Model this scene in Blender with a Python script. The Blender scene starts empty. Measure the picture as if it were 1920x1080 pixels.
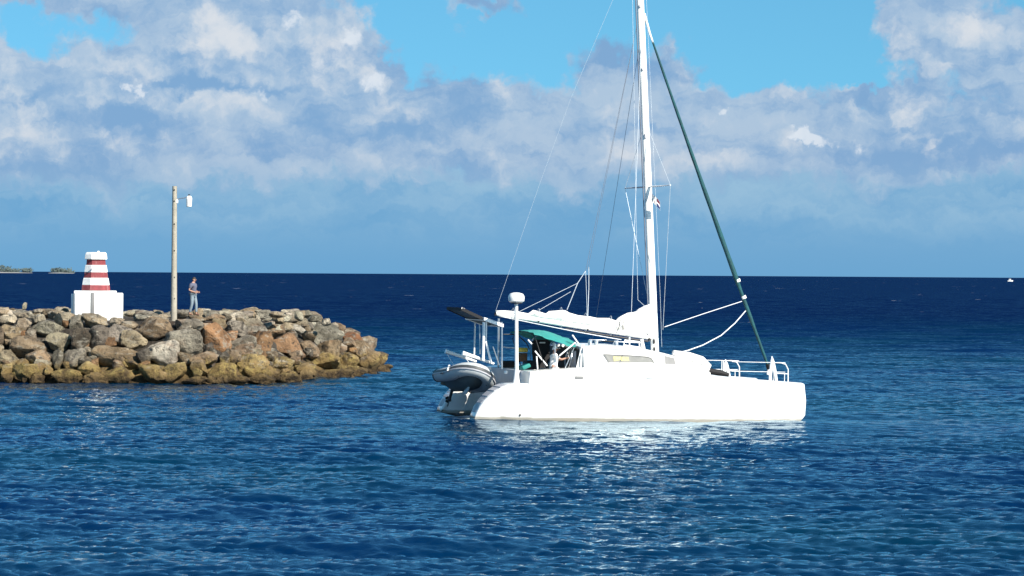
import bpy, bmesh, math, random
import numpy as np
from mathutils import Vector, Matrix, noise as mnoise

random.seed(7)
R = math.radians
scene = bpy.context.scene
col = scene.collection

# ------------------------------------------------------------------ camera
CAM_H, F_PX = 4.9, 5660.0
PITCH, ROLL = R(0.262), R(0.36)
cam_rot = Matrix.Rotation(R(90) - PITCH, 3, 'X') @ Matrix.Rotation(ROLL, 3, 'Z')
cam_data = bpy.data.cameras.new('camera')
cam_data.sensor_width = 36.0
cam_data.lens = 36.0 * F_PX / 1920.0
cam_data.clip_start = 0.5
cam_data.clip_end = 90000.0
cam = bpy.data.objects.new('camera', cam_data)
cam.matrix_world = Matrix.Translation((0, 0, CAM_H)) @ cam_rot.to_4x4()
col.objects.link(cam)
scene.camera = cam

# ------------------------------------------------------------------ view
scene.view_settings.view_transform = 'Standard'
scene.view_settings.look = 'None'
EXPOSURE = 0.8
scene.view_settings.exposure = EXPOSURE
scene.view_settings.gamma = 1.0
scene.cycles.max_bounces = 4
scene.cycles.diffuse_bounces = 2
scene.cycles.glossy_bounces = 3
scene.cycles.use_denoising = True

# ------------------------------------------------------------------ sun
SUN_AZ, SUN_EL = R(42), R(36)      # azimuth measured from straight behind the camera towards its right
to_sun = Vector((math.sin(SUN_AZ) * math.cos(SUN_EL), -math.cos(SUN_AZ) * math.cos(SUN_EL), math.sin(SUN_EL)))
sun_data = bpy.data.lights.new('sun', 'SUN')
sun_data.energy = 5.0
sun_data.angle = R(0.5)
sun_data.color = (1.0, 0.93, 0.82)
sun = bpy.data.objects.new('sun', sun_data)
sun.rotation_euler = (-to_sun).to_track_quat('-Z', 'Y').to_euler()
sun.location = to_sun * 300
col.objects.link(sun)


def lin(r, g, b):
    def f(c):
        c /= 255.0
        return c / 12.92 if c <= 0.04045 else ((c + 0.055) / 1.055) ** 2.4
    return (f(r), f(g), f(b), 1.0)


# ------------------------------------------------------------------ small node language
class S:
    """A node socket with arithmetic."""
    def __init__(self, nt, sock):
        self.nt, self.s = nt, sock

    def _m(self, op, *args, clamp=False):
        n = self.nt.nodes.new('ShaderNodeMath')
        n.operation = op
        n.use_clamp = clamp
        for i, a in enumerate((self,) + args):
            if isinstance(a, S):
                self.nt.links.new(a.s, n.inputs[i])
            else:
                n.inputs[i].default_value = a
        return S(self.nt, n.outputs[0])

    def __add__(self, o): return self._m('ADD', o)
    def __radd__(self, o): return self._m('ADD', o)
    def __mul__(self, o): return self._m('MULTIPLY', o)
    def __rmul__(self, o): return self._m('MULTIPLY', o)
    def __sub__(self, o): return self._m('SUBTRACT', o)
    def __rsub__(self, o): return (self * -1.0) + o
    def clamp01(self): return self._m('ADD', 0.0, clamp=True)

    def step(self, a, b, to0=0.0, to1=1.0, smooth=True):
        n = self.nt.nodes.new('ShaderNodeMapRange')
        n.interpolation_type = 'SMOOTHSTEP' if smooth else 'LINEAR'
        self.nt.links.new(self.s, n.inputs[0])
        for i, v in enumerate((a, b, to0, to1)):
            n.inputs[1 + i].default_value = v
        return S(self.nt, n.outputs[0])


def mixc(nt, fac, a, b, mode='MIX'):
    n = nt.nodes.new('ShaderNodeMix')
    n.data_type = 'RGBA'
    n.blend_type = mode
    for sock, v in ((n.inputs[0], fac), (n.inputs[6], a), (n.inputs[7], b)):
        if isinstance(v, S):
            nt.links.new(v.s, sock)
        elif isinstance(v, (int, float)):
            sock.default_value = v
        else:
            sock.default_value = tuple(v) if len(v) == 4 else (*v, 1)
    return S(nt, n.outputs[2])


def vmath(nt, op, a, *rest):
    n = nt.nodes.new('ShaderNodeVectorMath')
    n.operation = op
    for i, v in enumerate((a,) + rest):
        if isinstance(v, S):
            nt.links.new(v.s, n.inputs[i])
        else:
            n.inputs[i].default_value = v
    return S(nt, n.outputs[1] if op in ('DOT_PRODUCT', 'LENGTH') else n.outputs[0])


def noise(nt, vec, scale, detail=4.0, rough=0.55, distortion=0.0, color=False, dims='3D'):
    n = nt.nodes.new('ShaderNodeTexNoise')
    n.noise_dimensions = dims
    if vec is not None:
        nt.links.new(vec.s, n.inputs['Vector'])
    n.inputs['Scale'].default_value = scale
    n.inputs['Detail'].default_value = detail
    n.inputs['Roughness'].default_value = rough
    n.inputs['Distortion'].default_value = distortion
    return S(nt, n.outputs['Color' if color else 'Fac'])


# ------------------------------------------------------------------ world: clear sky with trade-wind cumulus low over the sea
def build_world():
    SKY_STRENGTH = 0.0863
    w = bpy.data.worlds.new('World')
    scene.world = w
    w.use_nodes = True
    nt = w.node_tree
    nt.nodes.clear()
    out = nt.nodes.new('ShaderNodeOutputWorld')
    bg = nt.nodes.new('ShaderNodeBackground')
    bg.inputs['Strength'].default_value = SKY_STRENGTH
    nt.links.new(bg.outputs[0], out.inputs[0])
    tc = nt.nodes.new('ShaderNodeTexCoord')
    d = S(nt, tc.outputs['Generated'])
    sep = nt.nodes.new('ShaderNodeSeparateXYZ')
    nt.links.new(d.s, sep.inputs[0])
    dx, dy, dz = (S(nt, sep.outputs[i]) for i in range(3))
    az = dx._m('ARCTAN2', dy)
    el = dz._m('ARCSINE')
    # clear air
    sky = nt.nodes.new('ShaderNodeTexSky')
    sky.sky_type = 'NISHITA'
    sky.sun_disc = False
    sky.sun_elevation = SUN_EL
    # sky.sun_rotation: clockwise from +Y seen from above
    sky.sun_rotation = math.atan2(to_sun.x, to_sun.y)
    sky.altitude = 0
    sky.air_density = 1.0
    sky.dust_density = 0.25
    sky.ozone_density = 3.0
    lift = nt.nodes.new('ShaderNodeCombineXYZ')
    nt.links.new(dx.s, lift.inputs[0])
    nt.links.new(dy.s, lift.inputs[1])
    nt.links.new((dz._m('ABSOLUTE') * 0.9 + 0.12).s, lift.inputs[2])
    nrm = vmath(nt, 'NORMALIZE', S(nt, lift.outputs[0]))
    nt.links.new(nrm.s, sky.inputs[0])
    clear = mixc(nt, 1.0, S(nt, sky.outputs[0]), SKY_TINT, 'MULTIPLY')

    # clouds, laid out in degrees of azimuth and elevation (one unit = about one degree)
    px, py = az * 56.6, el * 56.6
    cmb = nt.nodes.new('ShaderNodeCombineXYZ')
    nt.links.new(px.s, cmb.inputs[0])
    nt.links.new(py.s, cmb.inputs[1])
    p = S(nt, cmb.outputs[0])
    n1 = noise(nt, p, 0.55, 4, 0.6, color=True, dims='2D')
    n2 = noise(nt, p, 2.3, 4, 0.62, color=True, dims='2D')
    w1 = vmath(nt, 'MULTIPLY', vmath(nt, 'SUBTRACT', n1, (.5, .5, .5)), (1.5, 1.1, 0))
    w2 = vmath(nt, 'MULTIPLY', vmath(nt, 'SUBTRACT', n2, (.5, .5, .5)), (.62, .56, 0))
    pw = vmath(nt, 'ADD', vmath(nt, 'ADD', p, w1), w2)
    pf = vmath(nt, 'ADD', p, vmath(nt, 'MULTIPLY', w2, (.5, .5, 0)))
    fine = noise(nt, pf, 1.25, 7, 0.6, dims='2D')
    # billows: light from the upper right of the camera models every heap
    big0 = noise(nt, pf, 0.75, 6, 0.58, dims='2D')
    big1 = noise(nt, vmath(nt, 'ADD', pf, (0.17, 0.26, 0)), 0.75, 5, 0.58, dims='2D')
    relief = big0 - big1
    bands = noise(nt, vmath(nt, 'MULTIPLY', pw, (.28, 1.25, 1)), 1.1, 5, .6, dims='2D')

    def blobs(vec, items):
        acc = None
        for (bx, by, rx, ry, wt) in items:
            cx, cy = (bx - 960) / 100.0, (514 + (bx - 960) * 0.00625 - by) / 100.0
            ix, iy = 100.0 / rx, 100.0 / ry
            q = vmath(nt, 'MULTIPLY_ADD', vec, (ix, iy, 0), (-cx * ix, -cy * iy, 0))
            dd = vmath(nt, 'DOT_PRODUCT', q, q)
            g = dd._m('MULTIPLY', -1.0)._m('EXPONENT')
            if acc is None:
                acc = g * wt
            else:
                acc = g._m('MULTIPLY_ADD', wt, acc)
        return acc

    body = blobs(pw, CLOUD_BODY)
    litb = blobs(pw, CLOUD_LIT)
    dark = blobs(pw, CLOUD_DARK)
    puff = blobs(pw, CLOUD_PUFF)
    # outside the part of the sky worked out above, an ordinary broken cumulus field at the same height
    far = noise(nt, vmath(nt, 'MULTIPLY', p, (1, 1.5, 1)), 0.19, 5, 0.55, dims='2D')
    side = (px._m('ABSOLUTE').step(9.5, 12.5) + py.step(5.3, 7.5)).clamp01()
    gen = far.step(0.46, 0.62) * py.step(3.5, 9.0, 1.0, 0.0)
    body = body * (1.0 - side) + side * gen
    dens = body + (fine - 0.5) * 0.9 + (big0 - 0.5) * 0.5
    alpha = dens.step(0.28, 0.68)
    # low veil of distant cloud just over the horizon
    veil = (py + (bands - 0.5) * 1.6).step(1.9, 3.5, 1.0, 0.0)
    k = 1.0 / (SKY_STRENGTH * 2 ** EXPOSURE)

    def c(r, g, b):
        q = lin(r, g, b)
        return (q[0] * k, q[1] * k, q[2] * k, 1)
    veil_col = mixc(nt, (py + (bands - .5) * 4.2 * py.step(.2, 1.5)).step(-.1, 2.9), c(108, 163, 207), c(154, 190, 217))
    base = mixc(nt, veil * 0.95, clear, veil_col)
    tone = (bands - .5) * 2.3 + dark * .75 - relief * 1.6 + .25
    shade = mixc(nt, tone.step(-.1, 1.0), c(176, 198, 221), c(129, 168, 209))
    lit = litb * 0.85 + relief * 2.8 + (fine - .5) * 1.2 + (big0 - .5) * 0.8 - dark * .5 - (bands - .5) * 1.0 + side * 0.35
    ccol = mixc(nt, lit.step(0.1, 1.6), shade, c(221, 225, 231))
    # cloud fades into the veil low down
    amount = alpha * py.step(0.7, 2.3, 0.10, 0.95)
    skyc = mixc(nt, amount, base, ccol)
    pd = puff * (1.0 + (fine - 0.5) * 3.0 + relief * 4.0)
    skyc = mixc(nt, pd.step(0.25, 0.95) * 0.75, skyc, c(226, 234, 243))
    nt.links.new(skyc.s, bg.inputs['Color'])
    w.cycles.sampling_method = 'NONE'


SKY_TINT = (0.44, 0.86, 0.90)
# x, y of the cloud's middle in the sky (hundredths of a degree right of and above the view's corner), half width, half height, weight
CLOUD_BODY = [
    (440, 60, 170, 120, 1.0), (320, 120, 130, 90, .8), (600, 150, 110, 90, .9), (560, 30, 45, 60, .5),
    (650, 90, 45, 45, .7), (700, 130, 40, 45, .6), (480, 250, 480, 95, 1.1), (130, 250, 240, 90, 1.0),
    (20, 150, 65, 90, .9), (210, 160, 70, 55, .8), (800, 225, 150, 75, .9), (885, 175, 45, 35, .6),
    (1000, 260, 170, 70, .9), (1130, 190, 95, 80, .9), (1110, 115, 60, 38, .55), (1235, 150, 70, 75, .7),
    (1290, 215, 110, 60, .8), (1450, 205, 75, 45, .8), (1430, 285, 380, 75, 1.0), (1620, 240, 120, 55, .6),
    (1800, 60, 120, 95, 1.0), (1700, 60, 60, 80, .6), (1900, 120, 90, 70, .9), (1620, 172, 70, 14, .8),
    (1715, 240, 55, 65, .8), (1840, 270, 110, 60, .9), (1910, 200, 55, 70, .8),
    (110, 0, 170, 32, 1.0), (910, -5, 80, 26, .8), (845, 30, 30, 25, .4)]
CLOUD_LIT = [
    (430, 75, 95, 75, 1.1), (735, 195, 40, 45, .8), (280, 260, 110, 28, .6), (450, 265, 25, 30, .6), (410, 195, 80, 26, .6),
    (215, 150, 45, 45, .7), (1480, 185, 45, 30, .7), (1690, 60, 40, 50, .7), (1830, 40, 50, 40, .9),
    (1790, 135, 140, 26, .7), (1710, 210, 35, 40, .9), (1740, 280, 40, 30, .7), (1310, 150, 35, 50, .6),
    (1150, 300, 80, 24, .6), (1330, 300, 60, 28, .5), (1865, 215, 40, 30, .6), (60, 230, 120, 70, .5),
    (640, 100, 45, 50, .8), (700, 140, 40, 35, .7), (590, 100, 40, 60, .5), (30, 130, 60, 60, .4)]
CLOUD_DARK = [
    (370, 165, 150, 14, .9), (230, 225, 120, 24, .8), (610, 210, 110, 36, .6), (1130, 105, 70, 22, .7),
    (1560, 305, 160, 30, .8), (1620, 172, 80, 15, .9), (1830, 300, 90, 36, .8), (1150, 250, 150, 22, .6),
    (120, 330, 200, 26, .6), (910, 0, 90, 24, .6), (500, 290, 60, 22, .7), (800, 240, 90, 26, .5)]
CLOUD_PUFF = [
    (545, 40, 22, 24, .85), (640, 72, 26, 26, .8), (700, 145, 30, 22, .9), (490, 178, 22, 12, .9), (880, 155, 32, 15, .8),
    (1535, 265, 36, 13, 1.0), (1612, 262, 20, 11, .8), (1360, 215, 12, 8, .7), (248, 182, 14, 10, .8), (605, 120, 30, 30, .45)]
build_world()


# ------------------------------------------------------------------ helpers: pixels of the view to places on the ground
def ray(px, py):
    return cam_rot @ Vector(((px - 960) / F_PX, -(py - 540) / F_PX, -1.0))


def at(px, py, Y):
    d = ray(px, py)
    return Vector((0, 0, CAM_H)) + d * (Y / d.y)


def material(name):
    m = bpy.data.materials.new(name)
    m.use_nodes = True
    nt = m.node_tree
    return m, nt, nt.nodes['Principled BSDF']


def obj(name, me, mat=None, parent=None):
    o = bpy.data.objects.new(name, me)
    col.objects.link(o)
    if mat is not None and me is not None and not me.materials:
        me.materials.append(mat)
    if parent is not None:
        o.parent = parent
    return o


def tag(o, label=None, cat=None, group=None, kind=None):
    if label: o['label'] = label
    if cat: o['category'] = cat
    if group: o['group'] = group
    if kind: o['kind'] = kind
    return o


def empty(name, loc=(0, 0, 0)):
    o = bpy.data.objects.new(name, None)
    o.empty_display_size = 0.3
    o.location = loc
    col.objects.link(o)
    return o


# ------------------------------------------------------------------ the sea
def wave_tile(L, n, seed, lam_lo, lam_hi, lam_peak, wind_deg, hrms, spread, chop):
    """Periodic random sea: height and horizontal drift on an n x n tile of side L."""
    rng = np.random.default_rng(seed)
    k1 = 2 * np.pi * np.fft.fftfreq(n, L / n)
    kx, ky = np.meshgrid(k1, k1, indexing='ij')
    k = np.hypot(kx, ky)
    k[0, 0] = 1e-6
    kp = 2 * np.pi / lam_peak
    amp = k ** -2.0 * np.exp(-1.2 * (kp / k) ** 2)
    amp *= (k > 2 * np.pi / lam_hi) & (k < 2 * np.pi / lam_lo)
    th = np.arctan2(ky, kx) - math.radians(wind_deg)
    amp *= np.abs(np.cos(th)) ** spread + 0.06
    z = (rng.normal(size=k.shape) + 1j * rng.normal(size=k.shape)) * amp
    h = np.fft.ifft2(z).real
    s = hrms / h.std()
    dx = np.fft.ifft2(-1j * kx / k * z).real * s * chop
    dy = np.fft.ifft2(-1j * ky / k * z).real * s * chop
    return h * s, dx, dy, L, n


def sample(tile, x, y):
    h, dx, dy, L, n = tile
    fx, fy = (x / L % 1.0) * n, (y / L % 1.0) * n
    i, j = np.floor(fx).astype(int) % n, np.floor(fy).astype(int) % n
    tx, ty = fx - np.floor(fx), fy - np.floor(fy)
    i2, j2 = (i + 1) % n, (j + 1) % n
    def g(a):
        return (a[i, j] * (1 - tx) + a[i2, j] * tx) * (1 - ty) + (a[i, j2] * (1 - tx) + a[i2, j2] * tx) * ty
    return g(h), g(dx), g(dy)


def sea_material():
    m, nt, b = material('sea_water')
    geo = nt.nodes.new('ShaderNodeNewGeometry')
    pos = S(nt, geo.outputs['Position'])
    sep = nt.nodes.new('ShaderNodeSeparateXYZ')
    nt.links.new(pos.s, sep.inputs[0])
    dist = S(nt, sep.outputs[1])
    big = noise(nt, pos, 0.05, 3, .5)
    near = mixc(nt, big.step(.35, .65), SEA_NEAR_A, SEA_NEAR_B)
    colr = mixc(nt, dist.step(110, 420), near, SEA_FAR)
    # a few breaking crests far out
    fo = noise(nt, vmath(nt, 'MULTIPLY', pos, (0.10, 0.045, 1.0)), 1.0, 4, .6)
    foam = fo.step(.69, .73) * dist.step(170, 320)
    colr = mixc(nt, foam * 0.8, colr, (0.35, 0.40, 0.46, 1))
    # ripples too fine for the mesh: wavelets whose steep faces look downwind, towards the shore
    r1 = noise(nt, vmath(nt, 'MULTIPLY', pos, (1.0, 1.3, 1.0)), 1.4, 5, .6)
    bp = nt.nodes.new('ShaderNodeBump')
    bp.inputs['Strength'].default_value = 1.0
    bp.inputs['Distance'].default_value = 1.0
    nt.links.new((r1 * 0.05).s, bp.inputs['Height'])
    q1 = noise(nt, vmath(nt, 'MULTIPLY', pos, (0.8, 1.6, 1.0)), 2.2, 3, .6, color=True)
    q2 = noise(nt, vmath(nt, 'MULTIPLY', pos, (0.25, 0.5, 1.0)), 0.5, 4, .65, color=True)
    sx = nt.nodes.new('ShaderNodeSeparateColor'); nt.links.new(q1.s, sx.inputs[0])
    sy = nt.nodes.new('ShaderNodeSeparateColor'); nt.links.new(q2.s, sy.inputs[0])
    a1, b1 = S(nt, sx.outputs[0]) - 0.5, S(nt, sx.outputs[1]) - 0.5
    a2, b2 = S(nt, sy.outputs[0]) - 0.5, S(nt, sy.outputs[1]) - 0.5
    far = dist.step(85, 330)
    steep = (b1._m('ABSOLUTE') * 0.9 + b2._m('ABSOLUTE') * 0.8 + 0.06) * (far * 2.4 + 0.005)
    tilt = nt.nodes.new('ShaderNodeCombineXYZ')
    nt.links.new(((a1 + a2) * (far * 0.35 + 0.02)).s, tilt.inputs[0])
    nt.links.new((steep * -1.0).s, tilt.inputs[1])
    nn = vmath(nt, 'NORMALIZE', vmath(nt, 'ADD', S(nt, bp.outputs[0]), S(nt, tilt.outputs[0])))
    nt.nodes.remove(b)
    dif = nt.nodes.new('ShaderNodeBsdfDiffuse')
    nt.links.new(colr.s, dif.inputs['Color'])
    nt.links.new(nn.s, dif.inputs['Normal'])
    glo = nt.nodes.new('ShaderNodeBsdfAnisotropic')
    glo.inputs['Color'].default_value = (0.76, 0.92, 1.0, 1)
    glo.inputs['Roughness'].default_value = 0.06
    nt.links.new(nn.s, glo.inputs['Normal'])
    fre = nt.nodes.new('ShaderNodeFresnel')
    fre.inputs['IOR'].default_value = 1.333
    nt.links.new(nn.s, fre.inputs['Normal'])
    mix = nt.nodes.new('ShaderNodeMixShader')
    nt.links.new(((0.82 - foam * 0.82) * S(nt, fre.outputs[0])).s, mix.inputs[0])
    nt.links.new(dif.outputs[0], mix.inputs[1])
    nt.links.new(glo.outputs[0], mix.inputs[2])
    nt.links.new(mix.outputs[0], nt.nodes['Material Output'].inputs['Surface'])
    return m


SEA_NEAR_A = (0.0, 0.012, 0.056, 1)
SEA_NEAR_B = (0.0, 0.020, 0.048, 1)
SEA_FAR = (0.0006, 0.0062, 0.036, 1)


def build_sea():
    dense = np.linspace(-13.0, 13.0, 640)
    left = -13.0 - np.geomspace(0.15, 167.0, 40)[::-1]
    right = 13.0 + np.geomspace(0.15, 167.0, 40)
    azs = np.radians(np.concatenate([left, dense, right]))
    rr = [1.0, 10.0, 25.0, 38.0]
    r = 42.0
    while r < 45000.0:
        rr.append(r)
        r += max(0.12, 0.12 * (r / 80.0) ** 1.45) if r < 700 else r * 0.12
    rs = np.array(rr)
    A, Rr = np.meshgrid(azs, rs, indexing='ij')
    X, Y = np.sin(A) * Rr, np.cos(A) * Rr
    t1 = wave_tile(61.0, 512, 3, 0.35, 9.0, 1.45, 258, 0.022, 2.2, 0.95)
    t2 = wave_tile(187.0, 512, 11, 2.0, 60.0, 13.0, 275, 0.048, 3.0, 0.8)
    t3 = wave_tile(23.0, 512, 5, 0.12, 2.0, 0.65, 266, 0.014, 1.8, 0.8)
    Z = np.zeros_like(X); DX = np.zeros_like(X); DY = np.zeros_like(X)
    # the water is flattened along the catamaran's side to strengthen the hull's reflection
    hx, hy = X - 6.3, Y - 99.0
    a15 = math.radians(15)
    hu, hv = hx * math.cos(a15) + hy * math.sin(a15), -hx * math.sin(a15) + hy * math.cos(a15)
    away = np.hypot(np.maximum(0, np.abs(hu) - 5.5), np.maximum(0, np.abs(hv) - 3.5))
    calm = 0.50 + 0.50 * np.clip(away / 9.0, 0, 1) ** 1.5
    for t, ang, r0, r1, ox, oy in ((t1, 9, 500, 1400, 126.9, 133.8), (t2, -4, 900, 3000, 91.9, 132.2), (t3, 17, 150, 330, 0, 0)):
        a = math.radians(ang)
        xs, ys = X * math.cos(a) - Y * math.sin(a) + ox, X * math.sin(a) + Y * math.cos(a) + oy
        h, u, v = sample(t, xs, ys)
        fade = 1.0 - np.clip((Rr - r0) / (r1 - r0), 0, 1)
        if t is not t2: fade = fade * calm
        Z += h * fade
        DX += (u * math.cos(a) + v * math.sin(a)) * fade
        DY += (-u * math.sin(a) + v * math.cos(a)) * fade
    near = np.clip((Rr - 12) / 20, 0, 1)
    Xd, Yd, Zd = X + DX * near, Y + DY * near, Z * near
    na, nr = X.shape
    co = np.stack([Xd, Yd, Zd], -1).reshape(-1, 3)
    i, j = np.meshgrid(np.arange(na - 1), np.arange(nr - 1), indexing='ij')
    v0 = (i * nr + j).ravel()
    faces = np.stack([v0, v0 + 1, v0 + nr + 1, v0 + nr], -1)
    me = bpy.data.meshes.new('sea')
    me.vertices.add(len(co)); me.vertices.foreach_set('co', co.ravel())
    me.loops.add(faces.size); me.loops.foreach_set('vertex_index', faces.ravel())
    me.polygons.add(len(faces))
    me.polygons.foreach_set('loop_start', np.arange(0, faces.size, 4))
    me.polygons.foreach_set('loop_total', np.full(len(faces), 4))
    me.polygons.foreach_set('use_smooth', np.ones(len(faces), bool))
    me.update(calc_edges=True)
    # normals must point up
    if me.polygons[len(faces) // 2].normal.z < 0:
        me.flip_normals()
    o = obj('sea', me, sea_material())
    tag(o, kind='structure')
    o['label'] = 'deep blue choppy sea running out to the horizon'
    print('sea tris', len(faces) * 2, 'rows', nr)


build_sea()


# ------------------------------------------------------------------ mesh builder
class MB:
    def __init__(self):
        self.v, self.f = [], []

    def add(self, verts, faces):
        o = len(self.v)
        self.v += [tuple(p) for p in verts]
        self.f += [tuple(i + o for i in f) for f in faces]
        return self

    def loft(self, rings, closed=True, caps=True):
        n = len(rings[0])
        vs = [p for r in rings for p in r]
        fs = []
        m = n if closed else n - 1
        for k in range(len(rings) - 1):
            for i in range(m):
                j = (i + 1) % n
                fs.append((k * n + i, k * n + j, (k + 1) * n + j, (k + 1) * n + i))
        if caps and closed:
            fs.append(tuple(range(n))[::-1])
            fs.append(tuple((len(rings) - 1) * n + i for i in range(n)))
        return self.add(vs, fs)

    def tube(self, pts, rad, n=8, flat=1.0, cap=True):
        pts = [Vector(p) for p in pts]
        rings = []
        up = None
        for i, p in enumerate(pts):
            a = pts[max(i - 1, 0)]; b = pts[min(i + 1, len(pts) - 1)]
            t = (b - a).normalized()
            if up is None:
                up = Vector((0, 0, 1)) if abs(t.z) < 0.9 else Vector((0, 1, 0))
            s = t.cross(up).normalized()
            up = s.cross(t).normalized()
            r = rad[i] if isinstance(rad, (list, tuple)) else rad
            rings.append([p + (s * math.cos(q) + up * math.sin(q) * flat) * r
                          for q in (2 * math.pi * k / n for k in range(n))])
        return self.loft(rings, True, cap)

    def box(self, c, s, rot=None):
        c = Vector(c)
        vs = []
        for x in (-.5, .5):
            for y in (-.5, .5):
                for z in (-.5, .5):
                    p = Vector((x * s[0], y * s[1], z * s[2]))
                    vs.append(c + (rot @ p if rot is not None else p))
        return self.add(vs, [(0, 1, 3, 2), (4, 6, 7, 5), (0, 4, 5, 1), (2, 3, 7, 6), (0, 2, 6, 4), (1, 5, 7, 3)])

    def bar(self, a, b, w, h, up=(0, 0, 1)):
        """A rectangular bar from a to b."""
        a, b = Vector(a), Vector(b)
        t = (b - a).normalized()
        s = t.cross(Vector(up)).normalized()
        u = s.cross(t)
        ring = lambda p: [p + s * w / 2 + u * h / 2, p - s * w / 2 + u * h / 2, p - s * w / 2 - u * h / 2, p + s * w / 2 - u * h / 2]
        return self.loft([ring(a), ring(b)])

    def build(self, name, mat, parent=None, smooth=True, bevel=0.0, seg=2, autos=35, subsurf=0):
        me = bpy.data.meshes.new(name)
        me.from_pydata(self.v, [], self.f)
        bm = bmesh.new()
        bm.from_mesh(me)
        bmesh.ops.recalc_face_normals(bm, faces=bm.faces)
        if bevel:
            es = [e for e in bm.edges if e.is_manifold and e.calc_face_angle(0) > R(28)]
            bmesh.ops.bevel(bm, geom=es, offset=bevel, segments=seg, affect='EDGES', profile=0.5)
        bm.to_mesh(me)
        bm.free()
        if smooth:
            me.polygons.foreach_set('use_smooth', [True] * len(me.polygons))
            me.set_sharp_from_angle(angle=R(autos))
        return obj(name, me, mat, parent)


def lerp(a, b, t):
    return a + (b - a) * t


def table(u, pts):
    """Piecewise linear lookup."""
    if u <= pts[0][0]: return pts[0][1]
    for (a, x), (b, y) in zip(pts, pts[1:]):
        if u <= b:
            return x + (y - x) * (u - a) / (b - a)
    return pts[-1][1]


def stable(u, pts):
    """Lookup with smooth joints."""
    h = 0.12
    return sum(table(u + k * h, pts) for k in (-1, 0, 1)) / 3


# ------------------------------------------------------------------ materials
MATS = {}


def paint(name, rgb, rough=0.4, var=0.06, scale=3.0, metal=0.0, coat=0.0, bump=0.0, bscale=20.0, spec=0.5, dirt=None):
    m, nt, b = material(name)
    tc = nt.nodes.new('ShaderNodeTexCoord')
    p = S(nt, tc.outputs['Object'])
    n = noise(nt, p, scale, 5, .6)
    c0 = tuple(max(0, c * (1 - var)) for c in rgb) + (1,)
    c1 = tuple(min(1, c * (1 + var)) for c in rgb) + (1,)
    c = mixc(nt, n.step(.3, .7), c0, c1)
    if dirt:
        d = noise(nt, vmath(nt, 'MULTIPLY', p, (1, 1, .25)), scale * 2.3, 6, .65)
        c = mixc(nt, d.step(.52, .75) * dirt[1], c, dirt[0])
    nt.links.new(c.s, b.inputs['Base Color'])
    r = n.step(0, 1, rough * .85, min(1, rough * 1.15))
    nt.links.new(r.s, b.inputs['Roughness'])
    b.inputs['Metallic'].default_value = metal
    b.inputs['Coat Weight'].default_value = coat
    b.inputs['Specular IOR Level'].default_value = spec
    if bump:
        bn = noise(nt, p, bscale, 5, .6)
        bp = nt.nodes.new('ShaderNodeBump')
        bp.inputs['Distance'].default_value = bump
        nt.links.new(bn.s, bp.inputs['Height'])
        nt.links.new(bp.outputs[0], b.inputs['Normal'])
    MATS[name] = m
    return m


GEL = paint('white_gelcoat', (.83, .82, .79), .28, .02, 1.2, coat=.3, dirt=((.55, .5, .42, 1), .10))
def hull_material():
    m = paint('hull_gelcoat', (.83, .82, .79), .25, .02, 1.2, coat=.4, dirt=((.55, .5, .42, 1), .10))
    nt = m.node_tree
    b = nt.nodes['Principled BSDF']
    src = b.inputs['Base Color'].links[0].from_socket
    tc = nt.nodes.new('ShaderNodeTexCoord')
    p = S(nt, tc.outputs['Object'])
    sep = nt.nodes.new('ShaderNodeSeparateXYZ')
    nt.links.new(p.s, sep.inputs[0])
    z = S(nt, sep.outputs[2])
    n = noise(nt, vmath(nt, 'MULTIPLY', p, (1.2, 1, 4)), 2.0, 5, .6)
    runs = noise(nt, vmath(nt, 'MULTIPLY', p, (5, 1, .35)), 1.6, 4, .6)
    c = mixc(nt, (z + (n - .5) * .10).step(.05, .13, .75, 0.0), S(nt, src), (.20, .17, .11, 1))
    c = mixc(nt, runs.step(.58, .8) * z.step(.2, 1.3, .35, .1), c, (.50, .44, .34, 1))
    nt.links.new(c.s, b.inputs['Base Color'])
    return m


HULL = hull_material()
NONSKID = paint('deck_paint', (.72, .72, .70), .6, .04, 4, bump=.002, bscale=120)
STEP = paint('transom_grey', (.42, .42, .45), .5, .08, 5)
SPAR = paint('white_spar', (.84, .83, .80), .3, .03, 2)
STEEL = paint('stainless', (.62, .63, .64), .3, .05, 8, metal=.85)
STEELW = paint('painted_tube', (.80, .80, .79), .35, .04, 8)
ROPE = paint('white_rope', (.74, .76, .78), .8, .1, 30, bump=.003, bscale=90)
WIRE = paint('rigging_wire', (.55, .60, .64), .4, .08, 8, metal=.2)
STAY = paint('faded_topping_lift', (.36, .43, .49), .7, .08, 8)
WIRED = paint('dark_rigging', (.12, .14, .18), .5, .08, 8)
SAIL = paint('sail_cloth', (.82, .81, .78), .75, .04, 2.5, bump=.02, bscale=7)
GREEN = paint('teal_canvas', (.026, .25, .225), .8, .12, 3.5, bump=.004, bscale=40)
JIB = paint('dark_green_canvas', (.005, .062, .072), .75, .25, 4, bump=.01, bscale=14)
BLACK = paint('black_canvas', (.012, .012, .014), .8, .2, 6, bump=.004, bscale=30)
GLASSG = paint('shaded_glass', (.22, .215, .20), .12, .15, 2, spec=.6)
GLASSD = paint('dark_glass', (.02, .022, .026), .08, .2, 3, spec=.6)
YEL = paint('yellow_cloth', (.85, .66, .12), .7, .1, 6)
PALEY = paint('pale_yellow_cloth', (.52, .49, .22), .8, .18, 9)
HYPA = paint('light_grey_hypalon', (.44, .47, .48), .5, .05, 4)
HYPD = paint('dark_grey_hypalon', (.05, .055, .06), .55, .1, 4)
MIDGREY = paint('mid_grey', (.20, .20, .20), .7, .1, 4)
GRP = paint('grey_fibreglass', (.10, .12, .12), .45, .08, 3)
RUBBER = paint('black_rubber', (.014, .014, .016), .5, .2, 6)
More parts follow.
